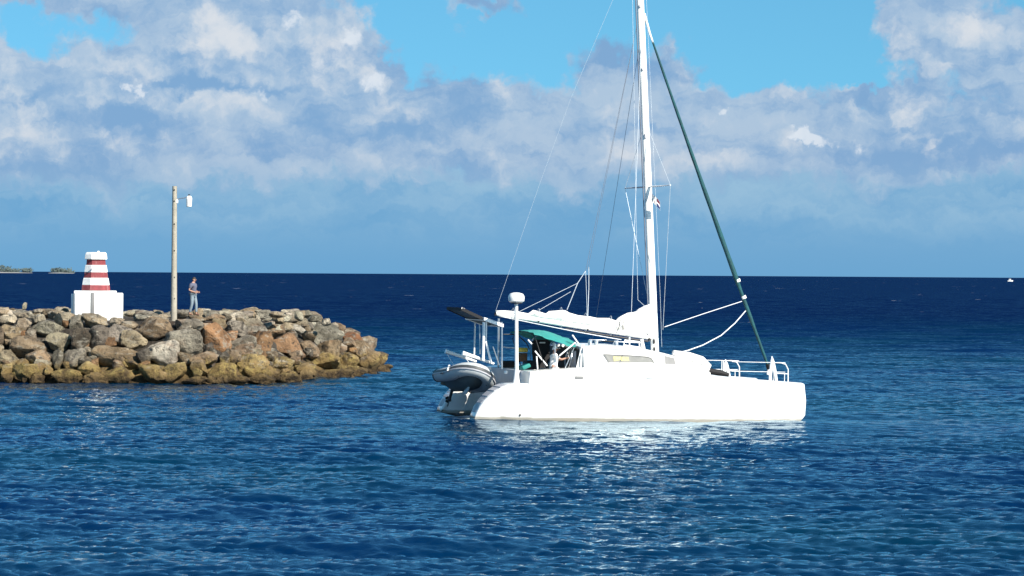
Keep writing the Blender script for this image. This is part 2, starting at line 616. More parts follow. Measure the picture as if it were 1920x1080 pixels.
SOLAR = paint('solar_cells', (.09, .105, .10), .45, .25, 12, spec=.25)
WOODB = paint('varnished_wood', (.20, .10, .045), .5, .25, 8)
SKIN = paint('skin', (.38, .21, .15), .55, .08, 12)
HAIR = paint('dark_hair', (.035, .026, .02), .7, .2, 30)


# ------------------------------------------------------------------ the catamaran
BO = Vector((3.55, 104.2, 0.0))
BM = Matrix.Translation(BO) @ (Matrix.Rotation(R(15), 4, 'Z') @ Matrix.Rotation(R(0.9), 4, 'Y'))
BMI = BM.inverted()


def B(px, py, v):
    """The place on the boat (forward, port, up) in its lengthwise plane v."""
    o = BMI @ Vector((0, 0, CAM_H))
    d = BMI.to_3x3() @ ray(px, py)
    return o + d * ((v - o.y) / d.y)


SHEER = [(-5.65, .10), (-5.5, .42), (-5.35, .64), (-5.0, .95), (-4.75, 1.10), (-4.5, 1.19), (-3.93, 1.21), (-3.90, 1.22), (-3.86, 1.60),
         (-1.9, 1.74), (.9, 1.78), (1.7, 1.70), (2.3, 1.58), (3.75, 1.45), (6.13, 1.31)]
HALF = [(-5.65, .34), (-5.2, .52), (-4.5, .64), (-3.0, .70), (0, .70), (2.0, .66), (3.5, .56), (4.7, .40), (5.5, .23), (6.0, .09), (6.13, .035)]
KEEL = [(-5.65, .0), (-5.0, -.16), (-3.5, -.38), (0, -.5), (3, -.42), (5, -.25), (6.13, -.12)]


def hull_ring(u, cv, sgn):
    ws, b, wk = table(u, SHEER), stable(u, HALF), stable(u, KEEL)
    rim = min(.07, b * .5)
    q = []
    half = [(b - rim, ws, 0), (b - rim * .3, ws - rim * .25, 0), (b, ws - rim, 0), (b * 1.01, lerp(ws, 0, .45), 0), (b * .985, min(.22, ws * .5), 0),
            (b * .95, min(.0, ws * .5), 0), (b * .80, wk * .45, 0), (b * .45, wk * .85, 0), (0.0, wk, 0)]
    ring = half + [(-x, w, 0) for (x, w, _) in half[-2::-1]]
    ring.append((0, ws + .02 if u > -3.8 else ws, 0))
    k = max(0.0, (u - 5.2) / .93) ** 2
    out = []
    for (dv, w, _) in ring:
        du = 0.0
        if k > 0:
            lo = max(0.0, .34 - w)
            hi = max(0.0, w - (ws - .13))
            du = -k * (lo * lo * 1.7 + hi * hi * 7.0)
        out.append(Vector((u + du, cv + sgn * dv, w)))
    return out


def make_hull(parent, side, label):
    cv = side * 2.35
    us = [-5.65, -5.58, -5.5, -5.42, -5.35, -5.2, -5.0, -4.87, -4.75, -4.6, -4.5, -4.2, -3.93, -3.90, -3.86, -3.4, -2.8, -1.9, -1, 0, .9, 1.3, 1.7, 2, 2.3, 3, 3.75, 4.3,
          4.7, 5.0, 5.25, 5.5, 5.7, 5.85, 5.97, 6.05, 6.1, 6.13]
    h = MB().loft([hull_ring(u, cv, side) for u in us]).build('hull', HULL, parent, autos=40)
    if label: h['label'] = label
    # sloping transom with moulded steps let into it
    def surf(u, dv, lift=.006):
        return Vector((u, cv + dv, table(u, SHEER) + lift))
    steps = [(-5.60, -5.47), (-5.44, -5.27), (-5.24, -5.06), (-5.03, -4.86), (-4.83, -4.62)]
    for a, c in steps:
        m = MB()
        ba, bc = stable(a, HALF) - .13, stable(c, HALF) - .13
        m.add([surf(a, ba), surf(a, -ba), surf(c, -bc), surf(c, bc),
               surf(a, ba, .03), surf(a, -ba, .03), surf(c, -bc, .012), surf(c, bc, .012)],
              [(0, 1, 2, 3), (4, 5, 6, 7), (0, 1, 5, 4), (1, 2, 6, 5), (2, 3, 7, 6), (3, 0, 4, 7)])
        m.build('transom_step', STEP, h, smooth=False)
    out = cv + side * .715
    # fixed portlights, rub strake and fittings on the outboard side
    for (u, w, l, hh, mat) in ((-2.18, 1.43, .29, .10, MIDGREY), (.30, 1.44, .26, .06, HYPA)):
        m = MB()
        m.box((u, cv + side * (stable(u, HALF) * 1.005 + .004), w), (l, .03, hh))
        m.build('portlight', mat, h, bevel=.014)
    for (u0, u1, w) in ((-4.0, -3.35, .88), (4.9, 5.55, .98)):
        m = MB()
        m.bar((u0, cv + side * stable(u0, HALF) * 1.008, w), (u1, cv + side * stable(u1, HALF) * 1.012, w), .012, .022)
        m.build('rub_strake', STEP, h, smooth=False)
    m = MB()
    u = -4.18
    m.tube([(u, cv + side * stable(u, HALF) * .97, .16), (u, cv + side * (stable(u, HALF) + .012), .16)], .036, 10)
    m.build('exhaust_outlet', RUBBER, h)
    return h


def cabin_half(u, w):
    base = stable(u, [(-1.75, 2.2), (.5, 2.2), (1.6, 2.0), (2.4, 1.75), (3.0, 1.35)])
    return base - (w - 1.6) * .22


ROOF = [(-1.75, 2.42), (-1.2, 2.48), (-.38, 2.47), (.4, 2.40), (1.0, 2.30), (1.5, 2.20), (2.1, 2.02), (2.6, 1.84), (3.0, 1.62)]


def build_catamaran():
    boat = empty('catamaran', (0, 0, 0))
    boat.matrix_world = BM
    tag(boat, 'white cruising catamaran with lowered mainsail and green furled jib', 'catamaran')
    make_hull(boat, -1, None)
    make_hull(boat, 1, 'far port hull in shade')

    # bridge deck between the hulls
    rings = []
    for u, lo, hi in ((-3.84, .78, 1.0), (-3.0, .72, 1.0), (-1.8, .70, 1.0), (-1.75, .70, 1.62), (1.6, .72, 1.62), (2.2, .80, 1.56), (2.9, .98, 1.46), (3.1, 1.12, 1.40)):
        rings.append([Vector((u, -1.75, hi)), Vector((u, -1.75, lo)), Vector((u, 1.75, lo)), Vector((u, 1.75, hi))])
    MB().loft(rings).build('bridge_deck', GEL, boat, smooth=False)
    MB().box((-3.90, 0, 1.16), (.10, 3.6, .90)).build('cockpit_aft_wall', STEP, boat, bevel=.02)  # grey paints in the shade on this aft-facing wall
    m = MB()
    for s in (-1, 1):
        m = MB().box((-2.85, s * 1.35, 1.16), (1.7, .62, .38))
        m.build('cockpit_seat', GEL, boat, bevel=.03)
    # aft bulkhead: dark door and windows, with its shade painted black too
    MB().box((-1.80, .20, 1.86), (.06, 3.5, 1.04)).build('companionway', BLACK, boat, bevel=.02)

    # coachroof
    us = [-1.75, -1.5, -1.2, -.8, -.38, .1, .6, 1.0, 1.3, 1.6, 1.9, 2.2, 2.5, 2.75, 2.9, 3.0]
    rings = []
    for u in us:
        wr = stable(u, ROOF)
        ring = []
        e = wr - .10
        lip = table(u, [(-1.75, .02), (-1.2, .05), (.5, .05), (1.1, .008)])
        hb, he = cabin_half(u, 1.45), cabin_half(u, e)
        half = [(hb, 1.40), (lerp(hb, he, .45), lerp(1.45, e, .45)), (he, e), (he + lip, e + .012), (he + lip, e + .055), (he - .06, wr - .012), (he * .7, wr + .02), (he * .35, wr + .04), (0, wr + .05)]
        ring = [Vector((u, -x, w)) for x, w in half] + [Vector((u, x, w)) for x, w in half[-2::-1]]
        rings.append(ring)
    cab = MB().loft(rings).build('coachroof', GEL, boat, autos=30)

    def cabin_panel(name, pts, mat, off, parent, label=None):
        m = MB()
        n = len(pts)
        f0, f1 = [], []
        for (u, w) in pts:
            v = -cabin_half(u, w)
            f0.append(Vector((u, v + .02, w))); f1.append(Vector((u, v - off, w)))
        m.add(f0 + f1, [tuple(range(n)), tuple(range(2 * n - 1, n - 1, -1))] + [(i, (i + 1) % n, n + (i + 1) % n, n + i) for i in range(n)])
        o = m.build(name, mat, parent, smooth=False)
        if label: o['label'] = label
        return o
    win = cabin_panel('window', [(-1.02, 2.19), (-.2, 2.17), (.5, 2.13), (.62, 2.08), (.72, 1.94), (-.2, 1.93), (-.86, 1.93)], GLASSG, .016, cab)
    # towels and a pale yellow cloth drying behind the pane
    m = cabin_panel('yellow_cloth', [(-.72, 2.13), (-.18, 2.12), (-.16, 1.99), (-.42, 1.985), (-.45, 2.02), (-.70, 1.97)], PALEY, .026, win)
    cabin_panel('window', [(1.16, 2.18), (1.52, 2.10), (1.56, 1.90), (1.16, 1.90)], MIDGREY, .016, cab)
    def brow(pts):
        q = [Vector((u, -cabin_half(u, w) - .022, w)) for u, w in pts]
        MB().tube(q, .014, 6).build('window_frame_shade', MIDGREY, win)
    brow([(-1.06, 2.20), (-.2, 2.18), (.5, 2.14), (.64, 2.09), (.75, 1.93)])  # top run also paints the dark shadow under the roof overhang
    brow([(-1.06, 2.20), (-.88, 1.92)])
    # grab rails, hatch, winches, vents on the roof
    for s in (-1, 1):
        for (u0, u1) in ((-.55, .55),):
            g = MB().tube([(u0, s * 1.5, 2.52), (u0 + .04, s * 1.5, 2.62), (u1 - .04, s * 1.5, 2.60), (u1, s * 1.5, 2.48)], .014)
            g.build('grab_rail', STEEL, cab)
    for u, v in ((-1.3, -1.3), (-1.05, -1.2), (-.35, -1.25)):
        MB().tube([(u, v, 2.50), (u, v, 2.60), (u, v, 2.615), (u, v, 2.66)], [.075, .06, .08, .075], 14).build('winch', STEEL, cab)
    MB().box((-.1, .5, 2.60), (.55, .55, .06)).build('roof_hatch', GLASSD, cab, bevel=.02)
    # mainsheet track hoop and clutch tower ahead of it
    p0, p1 = B(1169, 651, -.6), B(1171, 638, -.6)
    p2, p3 = B(1198, 641, -.6), B(1200, 655, -.6)
    MB().tube([p0, p1, p2, p3], .026, 8).build('traveller_hoop', STEELW, boat)
    MB().tube([B(1180, 632, -.6), B(1180, 650, -.6)], .02, 8).build('traveller_post', STEELW, boat)
    MB().tube([p0 + Vector((.05, 0, .07)), p3 + Vector((-.05, 0, .07))], .018, 8).build('traveller_bar', STEELW, boat)
    MB().tube([B(1203, 636, -.3), B(1207, 658, -.3)], [.06, .075], 10).build('boom_prop', STEELW, boat)

    # rolled awning and windscreen covers along the front of the coachroof
    MB().tube([B(1262, 662, -1.3), B(1290, 668, -1.3), B(1315, 677, -1.25), B(1330, 688, -1.2)], [.10, .15, .17, .10], 12).build('rolled_awning', SAIL, boat)
    MB().tube([B(1296, 683, -1.5), B(1312, 693, -1.5), B(1328, 690, -1.4)], [.13, .16, .10], 12).build('awning_bag', SAIL, boat)
    tr = MB()
    tr.box((4.15, 0, 1.30), (2.15, 3.1, .02))
    tr.build('trampoline', BLACK, boat, smooth=False)
    MB().tube([B(1314, 700, -.6), B(1330, 696, -.6), B(1350, 699, -.6), B(1366, 703, -.6)], [.06, .11, .11, .07], 10).build('net_roll', BLACK, boat)
    MB().tube([(5.45, -2.2, 1.24), (5.45, 2.2, 1.24)], .085, 14).build('crossbeam', SPAR, boat)

    # mast
    mb, mt = B(1229, 682, 0), B(1196, -110, 0)
    ax = (mt - mb).normalized()
    rings = []
    for t in (0, .25, .5, .75, 1):
        c = mb.lerp(mt, t)
        ch, th = lerp(.145, .125, t), .09
        rings.append([c + Vector((math.cos(q) * ch, math.sin(q) * th, 0)) for q in (2 * math.pi * k / 16 for k in range(16))])
    mast = MB().loft(rings).build('mast', SPAR, boat)

    def on_mast(py):
        return mb.lerp(mt, (682 - py) / 792.0)
    # fittings
    MB().tube([mb + Vector((0, 0, -.22)), mb + Vector((0, 0, .06))], [.26, .22], 16).build('mast_step', SPAR, mast)
    for py in (640, 598, 655, 130, 255, 12):
        c = on_mast(py) + Vector((-.05, -.10, 0))
        MB().box(c, (.07, .05, .16 if py > 200 else .09)).build('mast_fitting', STEP if py < 600 else RUBBER, mast, bevel=.012)
    MB().tube([on_mast(637) + Vector((-.16, 0, 0)), on_mast(627) + Vector((-.30, 0, .02))], .07, 10).build('gooseneck', RUBBER, mast)
    track = MB().bar(on_mast(640) + Vector((-.19, 0, 0)), on_mast(-100) + Vector((-.165, 0, 0)), .03, .05, (0, 1, 0))
    track.build('sail_track_shade', WIRED, mast, smooth=False)  # dark bar also paints in the mast's shaded aft edge
    c = on_mast(350)
    for (px, py, v, nm) in ((1257, 347, -1.3, STEELW), (1172, 353, 1.3, STEP)):  # far spreader gets a darker grey, its shade put into the colour
        e = B(px, py, v)
        MB().tube([c, c.lerp(e, .5), e], [.055, .05, .03], 10, flat=.5).build('spreader', nm, mast)
    s_tip, p_tip = B(1257, 347, -1.3), B(1172, 353, 1.3)

    def line(name, pts, r, mat, parent=mast, n=6):
        return MB().tube(pts, r, n).build(name, mat, parent)
    line('diamond_stay', [on_mast(228), s_tip, B(1243, 618, -.15)], .007, WIRE)
    line('diamond_stay', [on_mast(228), p_tip, on_mast(615)], .008, WIRE)
    line('shroud', [on_mast(60), B(1184, 582, -1.2) , B(1181, 662, -2.6)], .008, WIRE)
    line('shroud', [on_mast(60), B(1101, 700, 2.7)], .007, WIRED)
    # halyards led down to the foot of the sail
    line('halyard', [on_mast(-90) + Vector((-.24, 0, 0)), B(1193, 430, -.1), B(1196, 562, -.1), B(1209, 574, -.1)], .007, WIRE)
    line('halyard', [on_mast(-90) + Vector((.2, -.05, 0)), on_mast(560) + Vector((.26, -.05, 0)), on_mast(650) + Vector((.24, -.05, 0))], .005, WIRE)

    # boom with the mainsail flaked on it under a half open cover
    b0, b1 = B(930, 587, 0), B(1222, 632, 0)
    rings = []
    for t in (0, .02, .1, .4, .7, 1.0):
        c = b0.lerp(b1, t)
        h = .105 if t > .01 else .07
        rings.append([c + Vector((0, math.cos(q) * .075, math.sin(q) * h)) for q in (2 * math.pi * k / 12 for k in range(12))])
    boom = MB().loft(rings).build('boom', SPAR, boat)
    MB().tube([b0 + Vector((-.02, 0, -.09)), b0 + Vector((.0, 0, .02))], .05, 8).build('boom_end_block', RUBBER, boom)
    top = [(931, 582), (948, 582), (972, 584), (991, 588), (1000, 581), (1010, 584), (1024, 588), (1029, 583), (1045, 582), (1058, 581), (1066, 586), (1084, 591),
           (1104, 593), (1120, 596), (1140, 596), (1154, 601), (1160, 596), (1166, 591), (1176, 586), (1186, 585), (1194, 583), (1198, 578), (1209, 573), (1219, 569), (1229, 571)]
    rings = []
    rnd = random.Random(4)
    for i, (px, py) in enumerate(top):
        tp = B(px, py, 0)
        lo = b0.lerp(b1, min(1, max(0, (px - 930) / 292.0))) + Vector((0, 0, .05))
        hgt = max(.05, tp.z - lo.z)
        wd = .06 + .12 * min(1, hgt / .5)
        ring = []
        for k in range(14):
            q = 2 * math.pi * k / 14
            wob = 1 + .22 * math.sin(i * 1.3 + k * 2.2) + rnd.uniform(-.12, .12)
            ring.append(Vector((tp.x + rnd.uniform(-.03, .03), math.cos(q) * wd * wob, lerp(lo.z, tp.z, .5 + .5 * math.sin(q)))))
        rings.append(ring)
    sail = MB().loft(rings).build('furled_mainsail', SAIL, boat, autos=70)
    # lashings and cover seams
    for px in (962, 1010, 1052, 1098, 1145):
        tp = B(px, table(px, top) - 1, 0)
        lo = b0.lerp(b1, (px - 930) / 292.0)
        hh = (tp.z - lo.z) / 2 + .13
        cz = (tp.z + lo.z) / 2 - .04
        MB().tube([(tp.x, math.cos(q) * .185, cz + math.sin(q) * hh) for q in (2 * math.pi * k / 14 for k in range(15))], .008, 5, cap=False).build('sail_tie', WIRE, sail)
    loop = [B(1155, 625, -.22), B(1161, 612, -.25), B(1163, 601, -.27), B(1167, 599, -.28), B(1170, 606, -.28), B(1170, 617, -.27), B(1168, 618, -.27), B(1167, 609, -.26)]
    line('reefing_loop', loop, .014, RUBBER, sail)
    line('cover_seam', [B(1188, 593, -.27), B(1200, 589, -.25), B(1212, 583, -.2)], .010, STEP, sail)
    line('cover_seam', [B(1176, 625, -.12), B(1200, 627, -.12), B(1222, 626, -.12)], .010, STEP, sail)
    # slab reefing line slung under the boom
    line('reefing_line', [b0 + Vector((.1, -.02, -.1)), B(1000, 606, -.1), B(1080, 622, -.1), B(1165, 637, -.1)], .014, ROPE, boom)
    line('boom_shadow_strip', [B(1060, 617, -.02), B(1120, 626, -.02), B(1215, 640, -.02)], .03, RUBBER, boom)  # dark strip painting the shadow under the boom
    for px, py in ((1102, 618), (1010, 603)):
        MB().box(B(px, py, -.1), (.06, .03, .05)).build('boom_cleat', RUBBER, boom, bevel=.01)
    # topping lift and lazy jacks
    line('topping_lift', [b0 + Vector((-.02, 0, .06)), B(1010, 350, 0), B(1070, 185, 0), mt], .0045, STAY)
    j = B(1098, 508, -.25)
    line('lazy_jack', [on_mast(45) + Vector((-.15, 0, 0)), j], .007, WIRED)
    line('lazy_jack', [on_mast(45) + Vector((-.15, 0, 0)), B(1102, 506, .3)], .006, WIRED)
    line('lazy_jack', [j, B(1083, 531, -.23), B(1063, 581, -.2)], .014, WIRE)
    line('lazy_jack', [B(1083, 531, -.23), B(974, 584, -.15)], .008, WIRE)
    line('lazy_jack', [B(1070, 547, -.22), B(1010, 582, -.18)], .008, WIRE)
    line('lazy_jack', [j, B(1100, 560, -.2), B(1101, 594, -.15)], .009, WIRE)
    line('lazy_jack', [B(1104, 501, .3), B(1104, 540, .3), B(1102, 594, .18)], .012, WIRE)

    # furled jib on the forestay
    fa, fb = on_mast(36) + Vector((.14, 0, 0)), B(1443, 694, 0)
    N = 26
    pts, rad = [], []
    for i in range(N + 1):
        t = i / N
        sag = math.sin(math.pi * t) * .03
        pts.append(fa.lerp(fb, t) + Vector((-sag, 0, -sag)))
        rad.append(table(t, [(0, .018), (.03, .022), (.05, .035), (.3, .055), (.6, .082), (.74, .086), (.77, .065), (.83, .075), (.9, .055), (.97, .05), (1, .03)]) * (1 + .06 * math.sin(i * 2.1)))
    jib = MB().tube(pts, rad, 12).build('furled_jib', JIB, boat)
    MB().tube([on_mast(30) + Vector((.12, 0, .1)), on_mast(38) + Vector((.2, 0, -.05)), pts[1], pts[2]], [.04, .045, .04, .03], 8).build('halyard_swivel', SPAR, jib)
    MB().tube([fb + Vector((-.05, 0, .22)), fb], [.10, .10], 14).build('furling_drum', BLACK, jib)
    for t, r in ((.742, .10), (.79, .095)):
        c = fa.lerp(fb, t)
        d = (fb - fa).normalized()
        MB().tube([c - d * .05, c + d * .05], r * .95, 12).build('sail_tie', SAIL, jib)
    clew = B(1391, 565, -.04)
    line('jib_sheet', [clew, B(1320, 588, -.4), B(1246, 613, -.6)], .013, ROPE, jib)
    clew2 = B(1398, 583, -.04)
    ctrl = [clew2, B(1378, 606, -.5), B(1352, 629, -.9), B(1318, 647, -1.2), B(1290, 657, -1.4), B(1262, 664, -1.5)]
    line('jib_sheet', ctrl, .018, ROPE, jib)

    # pulpits, stanchions and lifelines
    def rail(side, pa, pb, dy):
        v = side * 2.45
        a, c = B(pa[0], pa[1], v), B(pb[0], pb[1], v)
        h = B(pa[0], pa[1] - dy, v).z
        pts = [a, Vector((a.x, v, h)), Vector((c.x - .28, v, h)), Vector((c.x - .1, v * .985, h - .05)), Vector((c.x, v * .98, h - .22)), Vector((c.x + .01, v * .98, c.z))]
        MB().tube(pts, .021, 8).build('pulpit', STEELW, boat)
        MB().tube([Vector((a.x, v, lerp(a.z, h, .42))), Vector((c.x, v * .98, lerp(c.z, h, .42)))], .015, 6).build('pulpit_rail', STEELW, boat)
        MB().tube([Vector((c.x - .14, v, c.z)), Vector((c.x - .14, v, lerp(c.z, h, .42)))], .013, 6).build('pulpit_post', STEELW, boat)
        return h
    h1 = rail(-1, (1450, 714), (1478, 716), 34)
    h2 = rail(1, (1356, 708), (1385, 710), 32)
    for side, pxs, h in ((-1, (1446,), h1), (1, (1353, 1302), h2)):
        v = side * 2.5
        for px in pxs:
            p = B(px, 700, v)
            MB().tube([(p.x, v, 1.4), (p.x, v, h)], .018, 6).build('stanchion', STEELW, boat)
    for dz in (0, -.32):
        a = B(1445, 700, -2.45); a.z = h1 + dz
        c = Vector((1.6, -2.75, 2.42 + dz * .6))
        a2 = B(1385, 700, 2.45); a2.z = h2 + dz
        line('lifeline', [Vector((5.35, -2.4, h1 + dz)), Vector((3.3, -2.75, h1 + dz + .02)), ], .010, STEELW, boat)
        line('lifeline', [a2, Vector((3.3, 2.7, h2 + dz)), Vector((1.2, 2.9, h2 + dz + .12))], .012, STEELW, boat)
    # coiled white warps lashed to the pulpits
    for (px, y0, y1, v) in ((1447, 668, 714, -2.5), (1360, 674, 712, 2.5)):
        t = B(px, y0, v); b_ = B(px, y1, v)
        m = MB()
        m.tube([t, t.lerp(b_, .25) + Vector((.03, 0, 0)), t.lerp(b_, .6) + Vector((.10, 0, 0)), b_ + Vector((.17, 0, 0))], [.02, .075, .07, .05], 8)
        m.tube([t.lerp(b_, .15), t.lerp(b_, .6) + Vector((-.04, 0, 0)), b_ + Vector((-.07, 0, 0))], [.05, .06, .045], 8)
        m.tube([t.lerp(b_, .55) + Vector((-.1, 0, 0)), t.lerp(b_, .75) + Vector((-.14, 0, 0))], .05, 8)
        m.build('coiled_warp', ROPE, boat)

    # bimini over the cockpit
    uA, uB = B(1001, 625, -1.5).x, B(1080, 640, -1.5).x
    rings = []
    for i in range(13):
        t = i / 12
        u = lerp(uA, uB, t)
        wtop = lerp(2.96, 2.70, t) + .10 * math.sin(math.pi * min(1, t * 1.15)) - .05 * (1 - t) ** 3
        drop = table(t, [(0, .07), (.3, .26), (.7, .33), (1, .26)])
        ring = []
        for k in range(13):
            q = -1 + k / 6
            ring.append(Vector((u + .04 * math.sin(k * 2 + i), q * 1.55, wtop - drop * abs(q) ** 3.2 - .02 * math.cos(k * 3 + i * 2) * .4)))
        ring2 = [p + Vector((0, 0, -.02)) for p in ring[::-1]]
        rings.append(ring + ring2)
    bim = MB().loft(rings).build('bimini', GREEN, boat, autos=60)
    for t in (.05, .5, .95):
        u = lerp(uA, uB, t)
        pts = [Vector((lerp(u, -2.6, .5), -1.58, 1.65))]
        for k in range(13):
            q = -1 + k / 6
            pts.append(Vector((u, q * 1.53, lerp(2.96, 2.70, t) - .06 - .26 * abs(q) ** 3.2)))
        pts.append(Vector((lerp(u, -2.6, .5), 1.58, 1.65)))
        MB().tube(pts, .016, 6).build('bimini_hoop', STEEL if t > .3 else RUBBER, bim)
    for a, c in (((1003, 658), (1026, 686)), ((1079, 642), (1049, 667)), ((990, 637), (997, 645)), ((1006, 668), (1008, 692)), ((1044, 666), (1044, 692)), ((1073, 628), (1085, 645))):
        MB().tube([B(a[0], a[1], -1.55), B(c[0], c[1], -1.55)], .026, 8).build('bimini_strut', STEELW, bim)
    # black side curtain on the far side of the cockpit, with its grab handle
    m = MB()
    pts = [(998, 641), (1003, 637), (1027, 637), (1031, 641), (1031, 660), (1028, 690), (1001, 690), (998, 660)]
    f0 = [B(x, y, .9) for x, y in pts]
    f1 = [p + Vector((0, .05, 0)) for p in f0]
    n = len(pts)
    m.add(f0 + f1, [tuple(range(n)), tuple(range(2 * n - 1, n - 1, -1))] + [(i, (i + 1) % n, n + (i + 1) % n, n + i) for i in range(n)])
    cur = m.build('side_curtain', BLACK, boat, smooth=False)
    MB().box(B(1017, 642.5, .86), (.21, .03, .05)).build('curtain_handle', SPAR, cur, bevel=.015)
    for px, py in ((1038, 645), (1047, 647), (1056, 648)):
        MB().tube([B(px, py, .2), B(px, py, .26)], .052, 10).build('curtain_window', SPAR, boat)
    # yellow horseshoe buoy in its holder on the far rail, brown rail boards
    MB().box(B(979, 656, 1.5), (.42, .12, .16)).build('horseshoe_buoy', YEL, boat, bevel=.05)
    MB().box(B(979, 670, 1.5), (.36, .10, .30)).build('buoy_holder', WOODB, boat, bevel=.02)
    MB().box(B(953, 683, 1.2), (.42, .3, .24)).build('barbecue_cover', BLACK, boat, bevel=.05)
    MB().box(B(996, 684, 0), (.50, .5, .30)).build('cockpit_cushion', BLACK, boat, bevel=.05)
    MB().box(B(984, 687, -.3), (.30, .5, .14), Matrix.Rotation(R(-25), 3, 'Y')).build('green_cushion', GREEN, boat, bevel=.03)
    MB().tube([B(944, 627, 1.3), B(962, 627, 1.3), B(975, 632, 1.3), B(987, 643, 1.3), B(993, 655, 1.3)], .02, 6).build('pushpit', RUBBER, boat)
    MB().tube([B(944, 651, 1.5), B(975, 653, 1.5)], .022, 6).build('pushpit_rail', STEELW, boat)
    # steering pedestal and wheel
    hub = B(1066, 672, -1.15)
    pts = [hub + Vector((.05 * math.sin(q), math.cos(q) * .36, math.sin(q) * .36)) for q in (2 * math.pi * k / 24 for k in range(25))]
    wheel = MB().tube(pts, .018, 6, cap=False).build('steering_wheel', STEEL, boat)
    for k in range(6):
        q = math.pi * k / 3
        MB().tube([hub, hub + Vector((0, math.cos(q) * .36, math.sin(q) * .36))], .010, 6).build('spoke', STEEL, wheel)
    MB().tube([hub + Vector((-.02, 0, 0)), hub + Vector((.3, 0, 0))], .05, 10).build('wheel_hub', STEEL, wheel)
    MB().box(hub + Vector((.3, 0, -.1)), (.3, .6, .75)).build('helm_console', STEP, boat, bevel=.05)
    # spray hood corner at the front of the cockpit
    m = MB()
    a = [B(1091, 646, -1.9), B(1096, 645, -1.9), B(1106, 692, -2.0), B(1080, 692, -2.0)]
    m.add(a + [p + Vector((0, .06, 0)) for p in a], [(0, 1, 2, 3), (7, 6, 5, 4), (0, 4, 5, 1), (1, 5, 6, 2), (2, 6, 7, 3), (3, 7, 4, 0)])
    m.build('cabin_wing', GEL, boat, smooth=False)
    m = MB()
    a = [B(1089, 665, -2.02), B(1093, 661, -2.02), B(1101, 691, -2.06), B(1087, 691, -2.06)]
    m.add(a + [p + Vector((0, .03, 0)) for p in a], [(0, 1, 2, 3), (7, 6, 5, 4), (0, 4, 5, 1), (1, 5, 6, 2), (2, 6, 7, 3), (3, 7, 4, 0)])
    m.build('folded_screen', HYPA, boat, smooth=False)
    MB().box(B(1130, 691, -2.25), (.20, .05, .06)).build('deck_cleat', STEP, boat, bevel=.02)

    # radar on a post on the quarter
    r0, r1 = B(968, 719, -2.55), B(968, 566, -2.55)
    post = MB().tube([r0, r0 + Vector((0, 0, .15)), r0 + Vector((0, 0, .5)), r1], [.13, .10, .065, .06], 12).build('radar_post', SPAR, boat)
    c = r1
    prof = [(.02, -.03), (.20, -.02), (.265, .03), (.275, .12), (.265, .20), (.22, .27), (.10, .31), (.0, .315)]
    MB().loft([[c + Vector((math.cos(q) * r, math.sin(q) * r, h)) for q in (2 * math.pi * k / 24 for k in range(24))] for r, h in prof]).build('radome', SPAR, post)
    MB().tube([c + Vector((0, 0, -.06)), c + Vector((0, 0, -.02))], .18, 16).build('radome_bracket', RUBBER, post)

    # davit arch with solar panels
    gant = []
    def strut(a, va, c, vc, r, mat=STEELW, name='arch_post'):
        MB().tube([B(a[0], a[1], va), B(c[0], c[1], vc)], r, 8).build(name, mat, boat)
    strut((907, 604), -1.3, (906, 676), -1.3, .05)
    strut((911, 640), -1.3, (921, 681), -1.3, .035, name='arch_brace')
    strut((912, 600), -1.2, (911, 642), -1.2, .03)
    strut((941, 604), -1.3, (941, 692), -1.3, .03, STEEL)
    strut((891, 598), 1.3, (889, 668), 1.3, .03)
    strut((899, 604), 1.3, (900, 664), 1.3, .02, STEEL)
    strut((935, 597), 1.3, (934, 690), 1.3, .04, STEEL)
    strut((924, 650), -.6, (936, 684), -.6, .02, STEEL, 'arch_brace')
    strut((905, 612), -1.3, (936, 606), 1.3, .022, STEEL, 'arch_beam')

    def panel(a, c, v0, v1, th, mat, frame):
        p, q = B(a[0], a[1], -1.3), B(c[0], c[1], -1.3)
        m = MB()
        up = Vector((0, 0, th))
        vs = [Vector((p.x, v0, p.z)), Vector((q.x, v0, q.z)), Vector((q.x, v1, q.z)), Vector((p.x, v1, p.z))]
        m.add(vs + [x + up for x in vs], [(3, 2, 1, 0), (4, 5, 6, 7), (0, 1, 5, 4), (1, 2, 6, 5), (2, 3, 7, 6), (3, 0, 4, 7)])
        o = m.build('solar_panel', mat, boat, smooth=False)
        e = MB()
        for i in range(4):
            e.bar(vs[i] + up * .5, vs[(i + 1) % 4] + up * .5, .05, th + .05)
        e.build('panel_frame', frame, o, smooth=False)
        for k in range(1, 3):
            a_, b_ = vs[0].lerp(vs[3], k / 3) + up * 1.1, vs[1].lerp(vs[2], k / 3) + up * 1.1
            MB().bar(a_, b_, .02, .01).build('cell_joint', STEEL, o, smooth=False)
        return o
    panel((868, 581), (905, 598), -1.15, .9, .05, SOLAR, BLACK)
    panel((909, 600), (943, 612), -1.3, 1.3, .06, SOLAR, SPAR)
    MB().box(B(868, 579, -1.1), (.14, .12, .06), Matrix.Rotation(R(20), 3, 'Y')).build('stern_light', SPAR, boat, bevel=.02)
    # davit arms
    for v in (-1.15, 1.25):
        p0, p1, p2 = B(926, 682, -1.15), B(892, 670, -1.15), B(867, 662, -1.15)
        pts = [Vector((p.x, v, p.z)) for p in (p0, p1, p2)]
        MB().tube(pts, [.05, .075, .10], 10, flat=.8).build('davit_arm', SPAR, boat)
    MB().box(B(948, 698, -2.0), (.10, .08, .10)).build('deck_light', SPAR, boat, bevel=.02)
    return boat


boat = build_catamaran()


